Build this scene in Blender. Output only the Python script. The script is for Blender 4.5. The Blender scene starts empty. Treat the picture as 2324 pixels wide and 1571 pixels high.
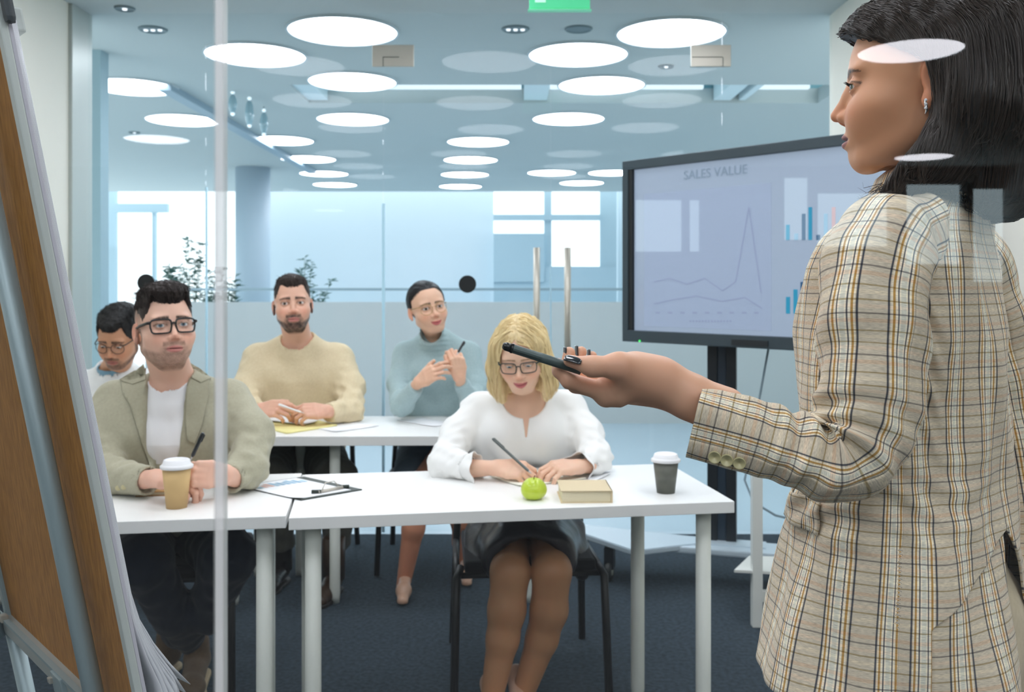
import bpy, bmesh, math, random
import numpy as np
from mathutils import Vector, Matrix
from mathutils.bvhtree import BVHTree
random.seed(7); rng = np.random.default_rng(7)
PI = math.pi
SC = bpy.context.scene
COL = SC.collection

# ---------------------------------------------------------------- camera, world, exposure
F = 2150.0; CU, HV, CZ = 1162.0, 650.0, 1.36     # focal length in px, optical column, horizon row, eye height
cam = bpy.data.cameras.new('camera'); camo = bpy.data.objects.new('camera', cam); COL.objects.link(camo)
cam.sensor_width = 36.0; cam.lens = 36.0 * F / 2324.0
cam.shift_y = -(785.5 - HV) / 2324.0
cam.clip_start = 0.02; cam.clip_end = 200
camo.location = (0, 0, CZ); camo.rotation_euler = (PI / 2, 0, 0)
cam.dof.use_dof = True; cam.dof.focus_distance = 1.35; cam.dof.aperture_fstop = 8.5
SC.camera = camo
SC.view_settings.view_transform = 'Standard'; SC.view_settings.look = 'None'
SC.view_settings.gamma = 1.0; SC.view_settings.use_curve_mapping = False
SC.view_settings.exposure = 0.50
SC.cycles.max_bounces = 8; SC.cycles.transparent_max_bounces = 24
SC.cycles.glossy_bounces = 4; SC.cycles.diffuse_bounces = 4
SC.cycles.caustics_reflective = False; SC.cycles.caustics_refractive = False
SC.cycles.sample_clamp_indirect = 6.0
try: SC.cycles.use_denoising = True
except Exception: pass
W = bpy.data.worlds.new('sky'); SC.world = W; W.use_nodes = True
WB = W.node_tree.nodes['Background']
WB.inputs[0].default_value = (0.86, 0.95, 1.0, 1); WB.inputs[1].default_value = 1.6
LAMP = 8.0          # radiance of the ceiling discs

def P(u, v, d):
    return Vector(((u - CU) * d / F, d, CZ - (v - HV) * d / F))

# ---------------------------------------------------------------- materials
MATS = {}
def srgb(r, g, b):
    f = lambda c: (c / 255 / 12.92) if c / 255 <= 0.04045 else ((c / 255 + 0.055) / 1.055) ** 2.4
    return (f(r), f(g), f(b))
def mat(name, col=(0.8, 0.8, 0.8), rough=0.5, metal=0.0, spec=0.5, emit=None, estr=0.0, noise=None, bump=None,
        attr=None, sheen=0.0, sss=0.0, coat=0.0, trans=0.0):
    if name in MATS: return MATS[name]
    m = bpy.data.materials.new(name); m.use_nodes = True
    nt = m.node_tree; b = nt.nodes['Principled BSDF']
    b.inputs['Base Color'].default_value = (*col, 1); b.inputs['Roughness'].default_value = rough
    b.inputs['Metallic'].default_value = metal; b.inputs['Specular IOR Level'].default_value = spec
    if sheen: b.inputs['Sheen Weight'].default_value = sheen
    if coat: b.inputs['Coat Weight'].default_value = coat
    if trans: b.inputs['Transmission Weight'].default_value = trans
    if sss:
        b.inputs['Subsurface Weight'].default_value = sss
        b.inputs['Subsurface Radius'].default_value = (0.6, 0.25, 0.12)
        b.inputs['Subsurface Scale'].default_value = 0.01
    if emit:
        b.inputs['Emission Color'].default_value = (*emit, 1); b.inputs['Emission Strength'].default_value = estr
    tc = nt.nodes.new('ShaderNodeTexCoord')
    src = None
    if attr:
        a = nt.nodes.new('ShaderNodeAttribute'); a.attribute_name = attr; src = a.outputs['Color']
        nt.links.new(src, b.inputs['Base Color'])
    if noise:      # (scale xyz, strength, colour2)
        sc, st, c2 = noise
        mp = nt.nodes.new('ShaderNodeMapping'); mp.inputs['Scale'].default_value = sc
        nt.links.new(tc.outputs['Object'], mp.inputs[0])
        n = nt.nodes.new('ShaderNodeTexNoise'); n.inputs['Scale'].default_value = 1; n.inputs['Detail'].default_value = 5
        nt.links.new(mp.outputs[0], n.inputs['Vector'])
        rp = nt.nodes.new('ShaderNodeMapRange'); rp.inputs[1].default_value = 0.35; rp.inputs[2].default_value = 0.65
        rp.inputs[4].default_value = st
        nt.links.new(n.outputs[0], rp.inputs[0])
        mx = nt.nodes.new('ShaderNodeMix'); mx.data_type = 'RGBA'
        mx.inputs[6].default_value = (*col, 1); mx.inputs[7].default_value = (*c2, 1)
        nt.links.new(rp.outputs[0], mx.inputs[0])
        if src: nt.links.new(src, mx.inputs[6])
        nt.links.new(mx.outputs[2], b.inputs['Base Color'])
    if bump:       # (scale xyz, strength, distance)
        sc, st, di = bump
        mp = nt.nodes.new('ShaderNodeMapping'); mp.inputs['Scale'].default_value = sc
        nt.links.new(tc.outputs['Object'], mp.inputs[0])
        n = nt.nodes.new('ShaderNodeTexNoise'); n.inputs['Scale'].default_value = 1; n.inputs['Detail'].default_value = 4
        nt.links.new(mp.outputs[0], n.inputs['Vector'])
        bp = nt.nodes.new('ShaderNodeBump'); bp.inputs['Strength'].default_value = st; bp.inputs['Distance'].default_value = di
        nt.links.new(n.outputs[0], bp.inputs['Height']); nt.links.new(bp.outputs[0], b.inputs['Normal'])
    MATS[name] = m
    return m
def cloth(name, c, rough=0.85, c2=None, weave=900, st=0.25, sheen=0.15):
    return mat(name, c, rough, spec=0.25, noise=((120, 120, 120), 0.5, c2) if c2 else None, bump=((weave, weave, weave * 0.6), st, 0.0008), sheen=sheen)
def glass_mat(name, tint=(1, 1, 1), ior=1.5, rough=0.0, boost=1.0):
    """thin pane: transparent mixed with a mirror by real Fresnel"""
    m = bpy.data.materials.new(name); m.use_nodes = True; nt = m.node_tree
    for n in list(nt.nodes): nt.nodes.remove(n)
    o = nt.nodes.new('ShaderNodeOutputMaterial'); t = nt.nodes.new('ShaderNodeBsdfTransparent')
    g = nt.nodes.new('ShaderNodeBsdfGlossy'); f = nt.nodes.new('ShaderNodeFresnel'); mx = nt.nodes.new('ShaderNodeMixShader')
    t.inputs[0].default_value = (*tint, 1); g.inputs['Roughness'].default_value = rough; f.inputs['IOR'].default_value = ior
    ml = nt.nodes.new('ShaderNodeMath'); ml.operation = 'MULTIPLY'; ml.inputs[1].default_value = boost
    ge = nt.nodes.new('ShaderNodeNewGeometry'); fr = nt.nodes.new('ShaderNodeMath'); fr.operation = 'SUBTRACT'; fr.inputs[0].default_value = 1.0
    m2 = nt.nodes.new('ShaderNodeMath'); m2.operation = 'MULTIPLY'
    nt.links.new(ge.outputs['Backfacing'], fr.inputs[1]); nt.links.new(fr.outputs[0], m2.inputs[0]); nt.links.new(f.outputs[0], m2.inputs[1])
    nt.links.new(m2.outputs[0], ml.inputs[0]); nt.links.new(ml.outputs[0], mx.inputs[0])
    nt.links.new(t.outputs[0], mx.inputs[1]); nt.links.new(g.outputs[0], mx.inputs[2]); nt.links.new(mx.outputs[0], o.inputs[0])
    MATS[name] = m
    return m
def emis(name, col, st):
    if name in MATS: return MATS[name]
    m = bpy.data.materials.new(name); m.use_nodes = True; nt = m.node_tree
    for n in list(nt.nodes): nt.nodes.remove(n)
    o = nt.nodes.new('ShaderNodeOutputMaterial'); e = nt.nodes.new('ShaderNodeEmission')
    e.inputs[0].default_value = (*col, 1); e.inputs[1].default_value = st
    nt.links.new(e.outputs[0], o.inputs[0]); MATS[name] = m
    return m

# ---------------------------------------------------------------- object helpers
def link(name, me, m=None, parent=None, smooth=False, kind=None, label=None):
    o = bpy.data.objects.new(name, me); COL.objects.link(o)
    if m is not None:
        for x in (m if isinstance(m, (list, tuple)) else [m]): me.materials.append(x)
    if smooth:
        me.polygons.foreach_set('use_smooth', [True] * len(me.polygons))
    if parent:
        o.parent = parent; o.matrix_parent_inverse = parent.matrix_world.inverted()
    if kind: o['kind'] = kind
    if label: o['label'] = label
    return o
def obj(name, bm, m=None, parent=None, smooth=False, **k):
    me = bpy.data.meshes.new(name); bm.to_mesh(me); bm.free()
    return link(name, me, m, parent, smooth, **k)
def pyobj(name, V, Fc, m=None, parent=None, smooth=True, col=None, uv=None, **k):
    me = bpy.data.meshes.new(name)
    V = np.asarray(V, np.float32); Fc = np.asarray(Fc, np.int32)
    me.vertices.add(len(V)); me.vertices.foreach_set('co', V.ravel())
    nf, w = Fc.shape
    me.loops.add(nf * w); me.loops.foreach_set('vertex_index', Fc.ravel())
    me.polygons.add(nf); me.polygons.foreach_set('loop_start', np.arange(nf, dtype=np.int32) * w)
    me.update(calc_edges=True); me.validate()
    if col is not None:
        a = me.color_attributes.new('col', 'FLOAT_COLOR', 'POINT')
        a.data.foreach_set('color', np.c_[col, np.ones(len(col))].astype(np.float32).ravel())
    if uv is not None:
        a = me.attributes.new('cloth_uv', 'FLOAT_VECTOR', 'POINT')
        a.data.foreach_set('vector', np.c_[uv, np.zeros(len(uv))].astype(np.float32).ravel())
    return link(name, me, m, parent, smooth, **k)
def thing(name, label, cat, loc=(0, 0, 0), group=None, rotz=0.0):
    o = bpy.data.objects.new(name, None); COL.objects.link(o); o.location = loc; o.rotation_euler = (0, 0, rotz)
    o.empty_display_size = 0.05
    o['label'] = label; o['category'] = cat
    if group: o['group'] = group
    bpy.context.view_layer.update()
    return o
def tag(o, label, cat, group=None):
    o['label'] = label; o['category'] = cat
    if group: o['group'] = group
    return o
def box_bm(lo, hi, bev=0.0, M=None, bm=None, seg=2):
    own = bm is None
    b2 = bmesh.new()
    bmesh.ops.create_cube(b2, size=1.0)
    c = [(a + b) / 2 for a, b in zip(lo, hi)]; s = [abs(b - a) for a, b in zip(lo, hi)]
    for v in b2.verts: v.co = Vector([v.co[i] * s[i] + c[i] for i in range(3)])
    if bev > 0: bmesh.ops.bevel(b2, geom=b2.edges[:], offset=bev, segments=seg, affect='EDGES', profile=0.6)
    if M is not None: b2.transform(M)
    if own: return b2
    me = bpy.data.meshes.new('t'); b2.to_mesh(me); b2.free(); bm.from_mesh(me); bpy.data.meshes.remove(me)
    return bm
def box(name, lo, hi, m, parent=None, bev=0.0, M=None, **k):
    return obj(name, box_bm(lo, hi, bev, M), m, parent, **k)
def tube_arrays(pts, rad, n=8, cap=True, up=None):
    pts = [Vector(p) for p in pts]
    if not isinstance(rad, (list, tuple, np.ndarray)): rad = [rad] * len(pts)
    V = []; Fc = []
    t0 = (pts[1] - pts[0]).normalized()
    ref = Vector(up) if up else (Vector((0, 0, 1)) if abs(t0.z) < 0.9 else Vector((1, 0, 0)))
    nrm = (ref - t0 * ref.dot(t0)).normalized()
    for i, p in enumerate(pts):
        a = pts[max(i - 1, 0)]; b = pts[min(i + 1, len(pts) - 1)]; t = (b - a).normalized()
        nrm = (nrm - t * nrm.dot(t)).normalized(); bi = t.cross(nrm)
        for k in range(n):
            an = 2 * PI * k / n
            V.append(p + (nrm * math.cos(an) + bi * math.sin(an)) * rad[i])
    for i in range(len(pts) - 1):
        for k in range(n):
            a = i * n + k; b = i * n + (k + 1) % n
            Fc.append((a, b, b + n, a + n))
    return V, Fc
def tube_bm(pts, rad, n=8, bm=None, closed=False):
    bm = bm or bmesh.new()
    if closed: pts = list(pts) + [pts[0]]
    V, Fc = tube_arrays(pts, rad, n)
    vs = [bm.verts.new(v) for v in V]
    for f in Fc: bm.faces.new([vs[i] for i in f])
    if not closed:
        bm.faces.new(vs[:n][::-1]); bm.faces.new(vs[-n:])
    return bm
def tube(name, pts, rad, m, parent=None, n=10, **k):
    o = obj(name, tube_bm(pts, rad, n), m, parent, smooth=True, **k)
    return o
def lathe_bm(prof, n=32, bm=None, M=None):
    bm = bm or bmesh.new(); rings = []
    for r, z in prof:
        if r < 1e-6: rings.append([bm.verts.new((0, 0, z))])
        else: rings.append([bm.verts.new((r * math.cos(2 * PI * k / n), r * math.sin(2 * PI * k / n), z)) for k in range(n)])
    for a, b in zip(rings, rings[1:]):
        for k in range(n):
            k2 = (k + 1) % n
            if len(a) == 1 and len(b) == 1: continue
            if len(a) == 1: bm.faces.new((a[0], b[k2], b[k]))
            elif len(b) == 1: bm.faces.new((a[k], a[k2], b[0]))
            else: bm.faces.new((a[k], a[k2], b[k2], b[k]))
    if M is not None: bm.transform(M)
    return bm
def prism_bm(outline, z0, z1, bev=0.0, M=None):
    bm = bmesh.new(); vs = [bm.verts.new((x, y, z0)) for x, y in outline]
    f = bm.faces.new(vs); r = bmesh.ops.extrude_face_region(bm, geom=[f])
    for g in r['geom']:
        if isinstance(g, bmesh.types.BMVert): g.co.z = z1
    bmesh.ops.recalc_face_normals(bm, faces=bm.faces[:])
    if bev: bmesh.ops.bevel(bm, geom=bm.edges[:], offset=bev, segments=2, affect='EDGES')
    if M is not None: bm.transform(M)
    return bm
def copy_tree(o, parent=None, loc=None, rot=None):
    c = o.copy(); COL.objects.link(c)
    if parent: c.parent = parent
    if loc is not None: c.location = loc
    if rot is not None: c.rotation_euler = rot
    for ch in list(o.children): copy_tree(ch, c)
    return c

# ---------------------------------------------------------------- implicit surfaces (numpy)
def smin(a, b, k):
    h = np.clip(k - np.abs(a - b), 0, None) / k
    return np.minimum(a, b) - h * h * k * 0.25
def smax(a, b, k): return -smin(-a, -b, k)
def sph(p, c, r): return np.linalg.norm(p - np.asarray(c, np.float32), axis=1) - r
def ell(p, c, r, R=None):
    q = p - np.asarray(c, np.float32)
    if R is not None: q = q @ np.asarray(R, np.float32)
    r = np.asarray(r, np.float32)
    k0 = np.linalg.norm(q / r, axis=1); k1 = np.linalg.norm(q / (r * r), axis=1) + 1e-9
    return k0 * (k0 - 1) / k1
def rc(p, a, b, ra, rb):
    a = np.asarray(a, np.float32); b = np.asarray(b, np.float32); ab = b - a
    t = np.clip(((p - a) @ ab) / max(float(ab @ ab), 1e-9), 0, 1)
    return np.linalg.norm(p - a - t[:, None] * ab, axis=1) - (ra + (rb - ra) * t)
def chain(p, pts, rs, k=0.01):
    d = None
    for i in range(len(pts) - 1):
        e = rc(p, pts[i], pts[i + 1], rs[i], rs[i + 1]); d = e if d is None else smin(d, e, k)
    return d
_wd = rng.normal(size=(24, 3)); _wd /= np.linalg.norm(_wd, axis=1)[:, None]; _wp = rng.uniform(0, 6.28, 24)
def wob(p, scale, n=8, o=0):
    """smooth pseudo noise in -1..1; scale = waves per metre (may be a 3-vector)"""
    q = p * np.asarray(scale, np.float32); s = 0
    for i in range(n):
        j = (i + o) % 24
        s = s + np.sin(6.28 * (q @ _wd[j].astype(np.float32)) * (0.6 + 0.8 * ((i * 7) % 5) / 5) + _wp[j])
    return s / n ** 0.5 / 1.4
CORN = np.array([(0,0,0),(1,0,0),(0,1,0),(1,1,0),(0,0,1),(1,0,1),(0,1,1),(1,1,1)])
EDG = [(0,1),(2,3),(4,5),(6,7),(0,2),(1,3),(4,6),(5,7),(0,4),(1,5),(2,6),(3,7)]
def nets(f, lo, hi, h, B=5, slop=1.5):
    """surface nets of f(points)=0 in the box, fine cells only near the surface"""
    lo = np.asarray(lo, np.float32); hi = np.asarray(hi, np.float32)
    nb = np.maximum(np.ceil((hi - lo) / (h * B)).astype(int), 1)
    n = nb * B + 1
    ci = np.stack(np.meshgrid(*[np.arange(k) for k in nb], indexing='ij'), -1).reshape(-1, 3)
    cc = (lo + (ci + 0.5) * B * h).astype(np.float32)
    fc = f(cc)
    act = np.abs(fc) < B * h * 0.87 * slop + 0.002
    G = np.repeat(np.repeat(np.repeat(np.where(fc < 0, -1.0, 1.0).reshape(nb).astype(np.float32), B, 0), B, 1), B, 2)
    G = np.pad(G, ((0, 1), (0, 1), (0, 1)), mode='edge')
    ab = ci[act]
    need = np.zeros(n, bool)
    A = np.zeros(nb, bool); A[tuple(ab.T)] = True
    Af = np.repeat(np.repeat(np.repeat(A, B, 0), B, 1), B, 2)
    for dx in (0, 1):
        for dy in (0, 1):
            for dz in (0, 1):
                need[dx:dx + Af.shape[0], dy:dy + Af.shape[1], dz:dz + Af.shape[2]] |= Af
    ix = np.argwhere(need)
    vals = np.empty(len(ix), np.float32)
    for s in range(0, len(ix), 400000):
        q = ix[s:s + 400000]; vals[s:s + 400000] = f((lo + q * h).astype(np.float32))
    G[tuple(ix.T)] = vals
    I = G < 0
    c = sum(I[a:a + n[0] - 1, b:b + n[1] - 1, d:d + n[2] - 1].astype(np.int8) for a, b, d in CORN)
    cells = np.argwhere((c > 0) & (c < 8))
    if len(cells) == 0: return np.zeros((0, 3), np.float32), np.zeros((0, 4), np.int32)
    idx = np.full(c.shape, -1, np.int32); idx[tuple(cells.T)] = np.arange(len(cells))
    cv = np.stack([G[tuple((cells + k).T)] for k in CORN], 1)
    acc = np.zeros((len(cells), 3)); cnt = np.zeros(len(cells))
    for a, b in EDG:
        va, vb = cv[:, a], cv[:, b]; s = (va < 0) != (vb < 0)
        t = np.where(s, va / np.where(s, va - vb, 1), 0)
        pt = CORN[a] + t[:, None] * (CORN[b] - CORN[a])
        acc[s] += pt[s]; cnt[s] += 1
    V = lo + (cells + acc / cnt[:, None]) * h
    Fs = []
    for ax in range(3):
        a1, a2 = (ax + 1) % 3, (ax + 2) % 3
        sl0 = [slice(None)] * 3; sl1 = [slice(None)] * 3
        sl0[ax] = slice(0, -1); sl1[ax] = slice(1, None)
        ch = I[tuple(sl0)] != I[tuple(sl1)]
        e = np.argwhere(ch)
        e = e[(e[:, a1] > 0) & (e[:, a2] > 0) & (e[:, a1] < n[a1] - 1) & (e[:, a2] < n[a2] - 1)]
        if len(e) == 0: continue
        d1 = np.eye(3, dtype=int)[a1]; d2 = np.eye(3, dtype=int)[a2]
        q = np.stack([idx[tuple((e - d1 - d2).T)], idx[tuple((e - d2).T)], idx[tuple(e.T)], idx[tuple((e - d1).T)]], 1)
        fl = ~I[tuple(e.T)]
        q[fl] = q[fl][:, ::-1]
        Fs.append(q[(q >= 0).all(1)])
    return V.astype(np.float32), np.concatenate(Fs)
def merge(parts):
    V = []; Fc = []; C = []; o = 0
    for p in parts:
        V.append(p[0]); Fc.append(p[1] + o); o += len(p[0])
        if len(p) > 2: C.append(p[2])
    return np.concatenate(V), np.concatenate(Fc), (np.concatenate(C) if C else None)
def grad(f, p, e=0.001):
    g = np.stack([f(p + np.eye(3, dtype=np.float32)[i] * e) - f(p - np.eye(3, dtype=np.float32)[i] * e) for i in range(3)], 1)
    return g / (np.linalg.norm(g, axis=1)[:, None] + 1e-9)
def frame(yaw, pitch=0.0, roll=0.0):
    """local x = subject's right, y = face forward, z = up. yaw: 0 looks at the camera (-Y), + turns to picture right"""
    y = math.radians(yaw); f = Vector((math.sin(y), -math.cos(y), 0))
    M = Matrix.Rotation(math.radians(roll), 3, f) @ Matrix.Rotation(math.radians(pitch), 3, f.cross(Vector((0, 0, 1))))
    fw = M @ f; upv = M @ Vector((0, 0, 1)); rt = fw.cross(upv)
    return np.array([rt, fw, upv], np.float32).T       # columns
# ---------------------------------------------------------------- heads
def head_sdf(q, male=True, jaw=1.0, ears=True, nose=1.0, mouth_open=0.0, smile=0.0, lidz=0.0, detail=True):
    """q in head space (metres, life size): x right, y forward, z up; z=0 at eye level"""
    ax = np.abs(q[:, 0]); m = np.stack([ax, q[:, 1], q[:, 2]], 1)
    jw = (0.0 if male else -0.004) + 0.05 * (jaw - 1)
    d = ell(q, (0, -0.018, 0.032), (0.074, 0.094, 0.084))
    d = smin(d, ell(q, (0, 0.026, 0.012), (0.064, 0.064, 0.086)), 0.03)
    d = smin(d, ell(q, (0, 0.032, -0.05), (0.055 + jw, 0.054, 0.05)), 0.035)
    d = smin(d, rc(m, (0.045 + jw, -0.005, -0.058), (0.022, 0.066, -0.092), 0.016, 0.016), 0.028)
    d = smin(d, ell(q, (0, 0.073, -0.094), (0.022 if male else 0.017, 0.017, 0.017)), 0.02)
    d = smin(d, ell(m, (0.043, 0.054, -0.03), (0.022, 0.022, 0.018)), 0.03)        # cheekbones
    d = smin(d, ell(m, (0.026, 0.071, -0.045), (0.022, 0.02, 0.025)), 0.025)       # cheeks
    d = smin(d, ell(m, (0.026, 0.077 if male else 0.074, 0.021), (0.026, 0.012, 0.009)), 0.014)   # brow
    d = smax(d, -ell(m, (0.032, 0.101, 0.001), (0.021, 0.019, 0.015)), 0.014)      # eye sockets
    # nose
    d = smin(d, chain(q, [(0, 0.081, 0.014), (0, 0.092, -0.006), (0, 0.107 * (0.985 + 0.015 * nose), -0.031)], [0.0065, 0.0068, 0.0085], 0.008), 0.011)
    d = smin(d, ell(m, (0.0115, 0.096, -0.036), (0.0075, 0.010, 0.0075)), 0.007)
    d = smax(d, -ell(m, (0.006, 0.100, -0.0445), (0.0036, 0.006, 0.004)), 0.003)
    # mouth
    d = smin(d, ell(q, (0, 0.082, -0.066), (0.026, 0.014, 0.017)), 0.012)
    zz = -0.0655 + smile * ax * ax * 9.0 - 0.0006
    ml = np.stack([q[:, 0], q[:, 1] + q[:, 0] ** 2 * 14, q[:, 2] - (zz + 0.0655)], 1)
    d = smin(d, ell(ml, (0, 0.094, -0.0615), (0.0235, 0.0078, 0.0050)), 0.004)
    d = smin(d, ell(ml, (0, 0.0935, -0.0715), (0.0205, 0.0082, 0.0062)), 0.005)
    d = smax(d, -ell(ml, (0, 0.102, -0.0662), (0.025, 0.009, 0.0011 + 0.0025 * mouth_open)), 0.0022)
    d = smin(d, ell(q, (0, 0.079, -0.088), (0.014, 0.010, 0.008)), 0.012)
    # lids
    e = sph(m, (0.0315, 0.0755, 0.0), 0.0150)
    e = np.maximum(e, -(ell(m, (0.0315, 0.094, 0.0005 - lidz), (0.0152, 0.022, 0.0046 - 0.35 * lidz))))
    d = smin(d, e, 0.0035)
    d = np.maximum(d, -sph(m, (0.0315, 0.0755, 0.0), 0.0123))
    if ears:
        R = np.array(Matrix.Rotation(math.radians(-14), 3, 'X') @ Matrix.Rotation(math.radians(16), 3, 'Z'))
        e = ell(m, (0.0785, -0.014, -0.010), (0.0062, 0.0155, 0.028), R)
        e = smin(e, ell(m, (0.077, -0.006, -0.034), (0.005, 0.008, 0.011)), 0.008)
        e = smax(e, -ell(m, (0.0855, -0.010, -0.008), (0.006, 0.009, 0.018), R), 0.004)
        d = smin(d, e, 0.006)
    return d
def gz(x, s): return np.exp(-(x / s) ** 2)
def face_color(q, skin, lip, brow, beard=None, beardcol=(0.03, 0.02, 0.015), beardamt=1.0, browt=1.0, fade=None, blush=0.35, smile=0.0):
    ax = np.abs(q[:, 0]); y = q[:, 1]; z = q[:, 2]; n = len(q)
    c = np.tile(np.array(skin, np.float32), (n, 1))
    def mixc(c, col, w): w = np.clip(w, 0, 1)[:, None]; return c * (1 - w) + np.array(col, np.float32) * w
    red = np.array(skin) * np.array((1.06, 0.72, 0.66))
    c = mixc(c, red, blush * np.exp(-(((ax - 0.042) / 0.02) ** 2 + ((z + 0.035) / 0.018) ** 2)) * (y > 0.03))
    c = mixc(c, red, blush * 1.1 * np.exp(-((ax / 0.016) ** 2 + ((z + 0.036) / 0.012) ** 2)) * (y > 0.085))
    c = mixc(c, red, blush * 1.3 * (ax > 0.0745) * (np.abs(z + 0.01) < 0.045) * (np.abs(y + .01) < 0.03))
    c = mixc(c, np.array(skin) * np.array((0.72, 0.6, 0.56)), 0.55 * np.exp(-(((ax - 0.032) / 0.017) ** 2 + (z / 0.010) ** 2)) * (y > 0.05))
    if beard is not None:
        w = beard(q) * beardamt * (0.72 + 0.4 * np.random.default_rng(3).random(len(q)) + 0.15 * wob(q, 60, 6))
        c = mixc(c, beardcol, w)
    zc = z + 0.0665 - smile * 9.0 * ax * ax; lw = 1 - np.clip(((ax / 0.0245) ** 2 + (zc / np.where(zc > 0, 0.0088, 0.0112)) ** 2), 0, 2)
    c = mixc(c, lip, np.clip(lw * 5, 0, 0.95) * (y > 0.072))
    c = mixc(c, np.array(lip) * 0.35, gz(zc, 0.0012) * (ax < 0.023) * (y > 0.07) * 0.8)
    t = np.clip((ax - 0.010) / 0.042, 0, 1); bz = 0.0205 + 0.0040 * np.sin(t * 2.6) - 0.0055 * t
    bw = (0.0040 * browt) * (1.05 - 0.75 * t)
    w = np.clip(1.5 - np.abs(z - bz) / bw, 0, 1) * (ax > 0.0095) * (ax < 0.053) * (y > 0.04) * (0.85 + 0.25 * wob(q, (500, 500, 200), 6))
    c = mixc(c, brow, w)
    # lash line
    er = np.sqrt(((ax - 0.0315) / 0.0168) ** 2 + ((z - 0.0008) / 0.0064) ** 2)
    c = mixc(c, (0.02, 0.012, 0.01), np.clip(1.25 - np.abs(er - 0.97) / 0.13, 0, 1) * np.where(z > 0, 0.85, 0.35) * (y > 0.068) * (y < 0.095))
    if fade is not None:
        c = mixc(c, beardcol, fade(q))
    return c
def beard_full(q):
    ax = np.abs(q[:, 0]); z = q[:, 2]; y = q[:, 1]
    line = -0.045 - 0.025 * np.clip((y - 0.0) / 0.08, 0, 1) * (ax > 0.027) + 0.0
    jaw = np.clip((-z - 0.052 - 0.018 * np.clip((y - .03) / 0.05, 0, 1)) / 0.012, 0, 1) * (y > -0.012) * np.clip((z + 0.128) / 0.01, 0, 1)
    side = np.clip((0.016 - np.abs(y - 0.004 - 0.0)) / 0.008, 0, 1) * (z < 0.0) * (z > -0.06) * (ax > 0.055)
    must = np.clip(1.6 - np.abs(z + 0.0535) / 0.006, 0, 1) * (ax < 0.03) * (y > 0.07)
    gap = np.exp(-((ax / 0.02) ** 4 + ((z + 0.0665) / 0.013) ** 4)) * (y > 0.06)
    gon = np.clip(1.3 - np.hypot(ax / 0.034, (z + 0.075) / 0.026), 0, 1) * (y > 0.05) * 1.8
    return np.clip(np.maximum.reduce([jaw, side, must, np.clip(gon, 0, 1) * (1 - gap)]), 0, 1)
def eyeball(name, c, r, gaze, mats, parent, wid=1.0):
    """sphere whose faces near the gaze axis are iris and pupil"""
    bm = bmesh.new(); n = 24; rings = []
    angs = [0, 6, 12.5, 13.5, 20, 26, 28, 33, 45, 60, 80, 100, 130, 155, 180]
    for a in angs:
        a = math.radians(a)
        if a == 0 or a > 3.14: rings.append([bm.verts.new((0, 0, r * math.cos(a)))])
        else: rings.append([bm.verts.new((r * math.sin(a) * math.cos(2 * PI * k / n), r * math.sin(a) * math.sin(2 * PI * k / n), r * math.cos(a))) for k in range(n)])
    for i, (A, B) in enumerate(zip(rings, rings[1:])):
        mi = 2 if angs[i + 1] <= 13.5 else (1 if angs[i + 1] <= 28 else 0)
        for k in range(n):
            k2 = (k + 1) % n
            if len(A) == 1: f = bm.faces.new((A[0], B[k], B[k2]))
            elif len(B) == 1: f = bm.faces.new((A[k], B[0], A[k2]))
            else: f = bm.faces.new((A[k], B[k], B[k2], A[k2]))
            f.material_index = mi
    M = Matrix.Translation(c) @ Vector((0, 0, 1)).rotation_difference(Vector(gaze).normalized()).to_matrix().to_4x4()
    bm.transform(M)
    return obj(name, bm, mats, parent, smooth=True)
class Head:
    def __init__(s, pos, yaw, pitch, roll, sc, **kw):
        s.c = np.array(pos, np.float32); s.R = frame(yaw, pitch, roll); s.s = sc; s.kw = kw
    def loc(s, p): return ((p - s.c) @ s.R) / s.s
    def w(s, q): return Vector((s.R @ (np.array(q, np.float32) * s.s) + s.c).tolist())
    def d(s, v): return Vector((s.R @ np.array(v, np.float32)).tolist())
    def sdf(s, p): return head_sdf(s.loc(p), **s.kw) * s.s
def glasses(H, parent, m, lensm, shape='rect', rw=0.0265, rh=0.019, thick=0.0022, y=0.101, z=-0.003, label=None, sep=0.0335):
    g = obj('glasses', bmesh.new(), None, parent)
    if label: g['label'] = label
    bm = bmesh.new()
    for sx in (-1, 1):
        pts = []; lp = []
        N = 28
        for k in range(N):
            a = 2 * PI * k / N; ca, sa = math.cos(a), math.sin(a)
            e = 0.45 if shape == 'rect' else 0.95
            x = rw * math.copysign(abs(ca) ** e, ca); zz = rh * math.copysign(abs(sa) ** e, sa)
            if shape == 'rect' and sa < 0: x *= 0.93
            pts.append(H.w((sx * sep + x * sx, y - abs(sep + x) ** 2 * 3.2, z + zz)))
        tube_bm(pts, thick * H.s, 8, bm, closed=True)
        L = bmesh.new(); vs = [L.verts.new(p) for p in pts]; f = L.faces.new(vs)
        obj('lens', L, lensm, g)
    tube_bm([H.w((-(sep - rw), y - 0.0008, z + 0.006)), H.w((0, y + 0.001, z + 0.009)), H.w((sep - rw, y - 0.0008, z + 0.006))], thick * 1.1 * H.s, 8, bm)
    me = bpy.data.meshes.new('rims'); bm.to_mesh(me); bm.free(); g.data = me; me.materials.append(m)
    me.polygons.foreach_set('use_smooth', [True] * len(me.polygons))
    for sx in (-1, 1):
        ex = sep + rw
        T = tube_bm([H.w((sx * ex, y - ex ** 2 * 3.2, z + rh * 0.6)), H.w((sx * (ex + 0.006), y - 0.02, z + rh * 0.6)), H.w((sx * 0.0745, 0.03, z + rh * 0.5)), H.w((sx * 0.0775, -0.008, z + rh * 0.3)), H.w((sx * 0.0765, -0.03, z - 0.015))], [thick * 1.7 * H.s] * 3 + [thick * 1.2 * H.s] * 2, 8)
        obj('temple_arm', T, m, g, smooth=True)
    return g
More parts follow.
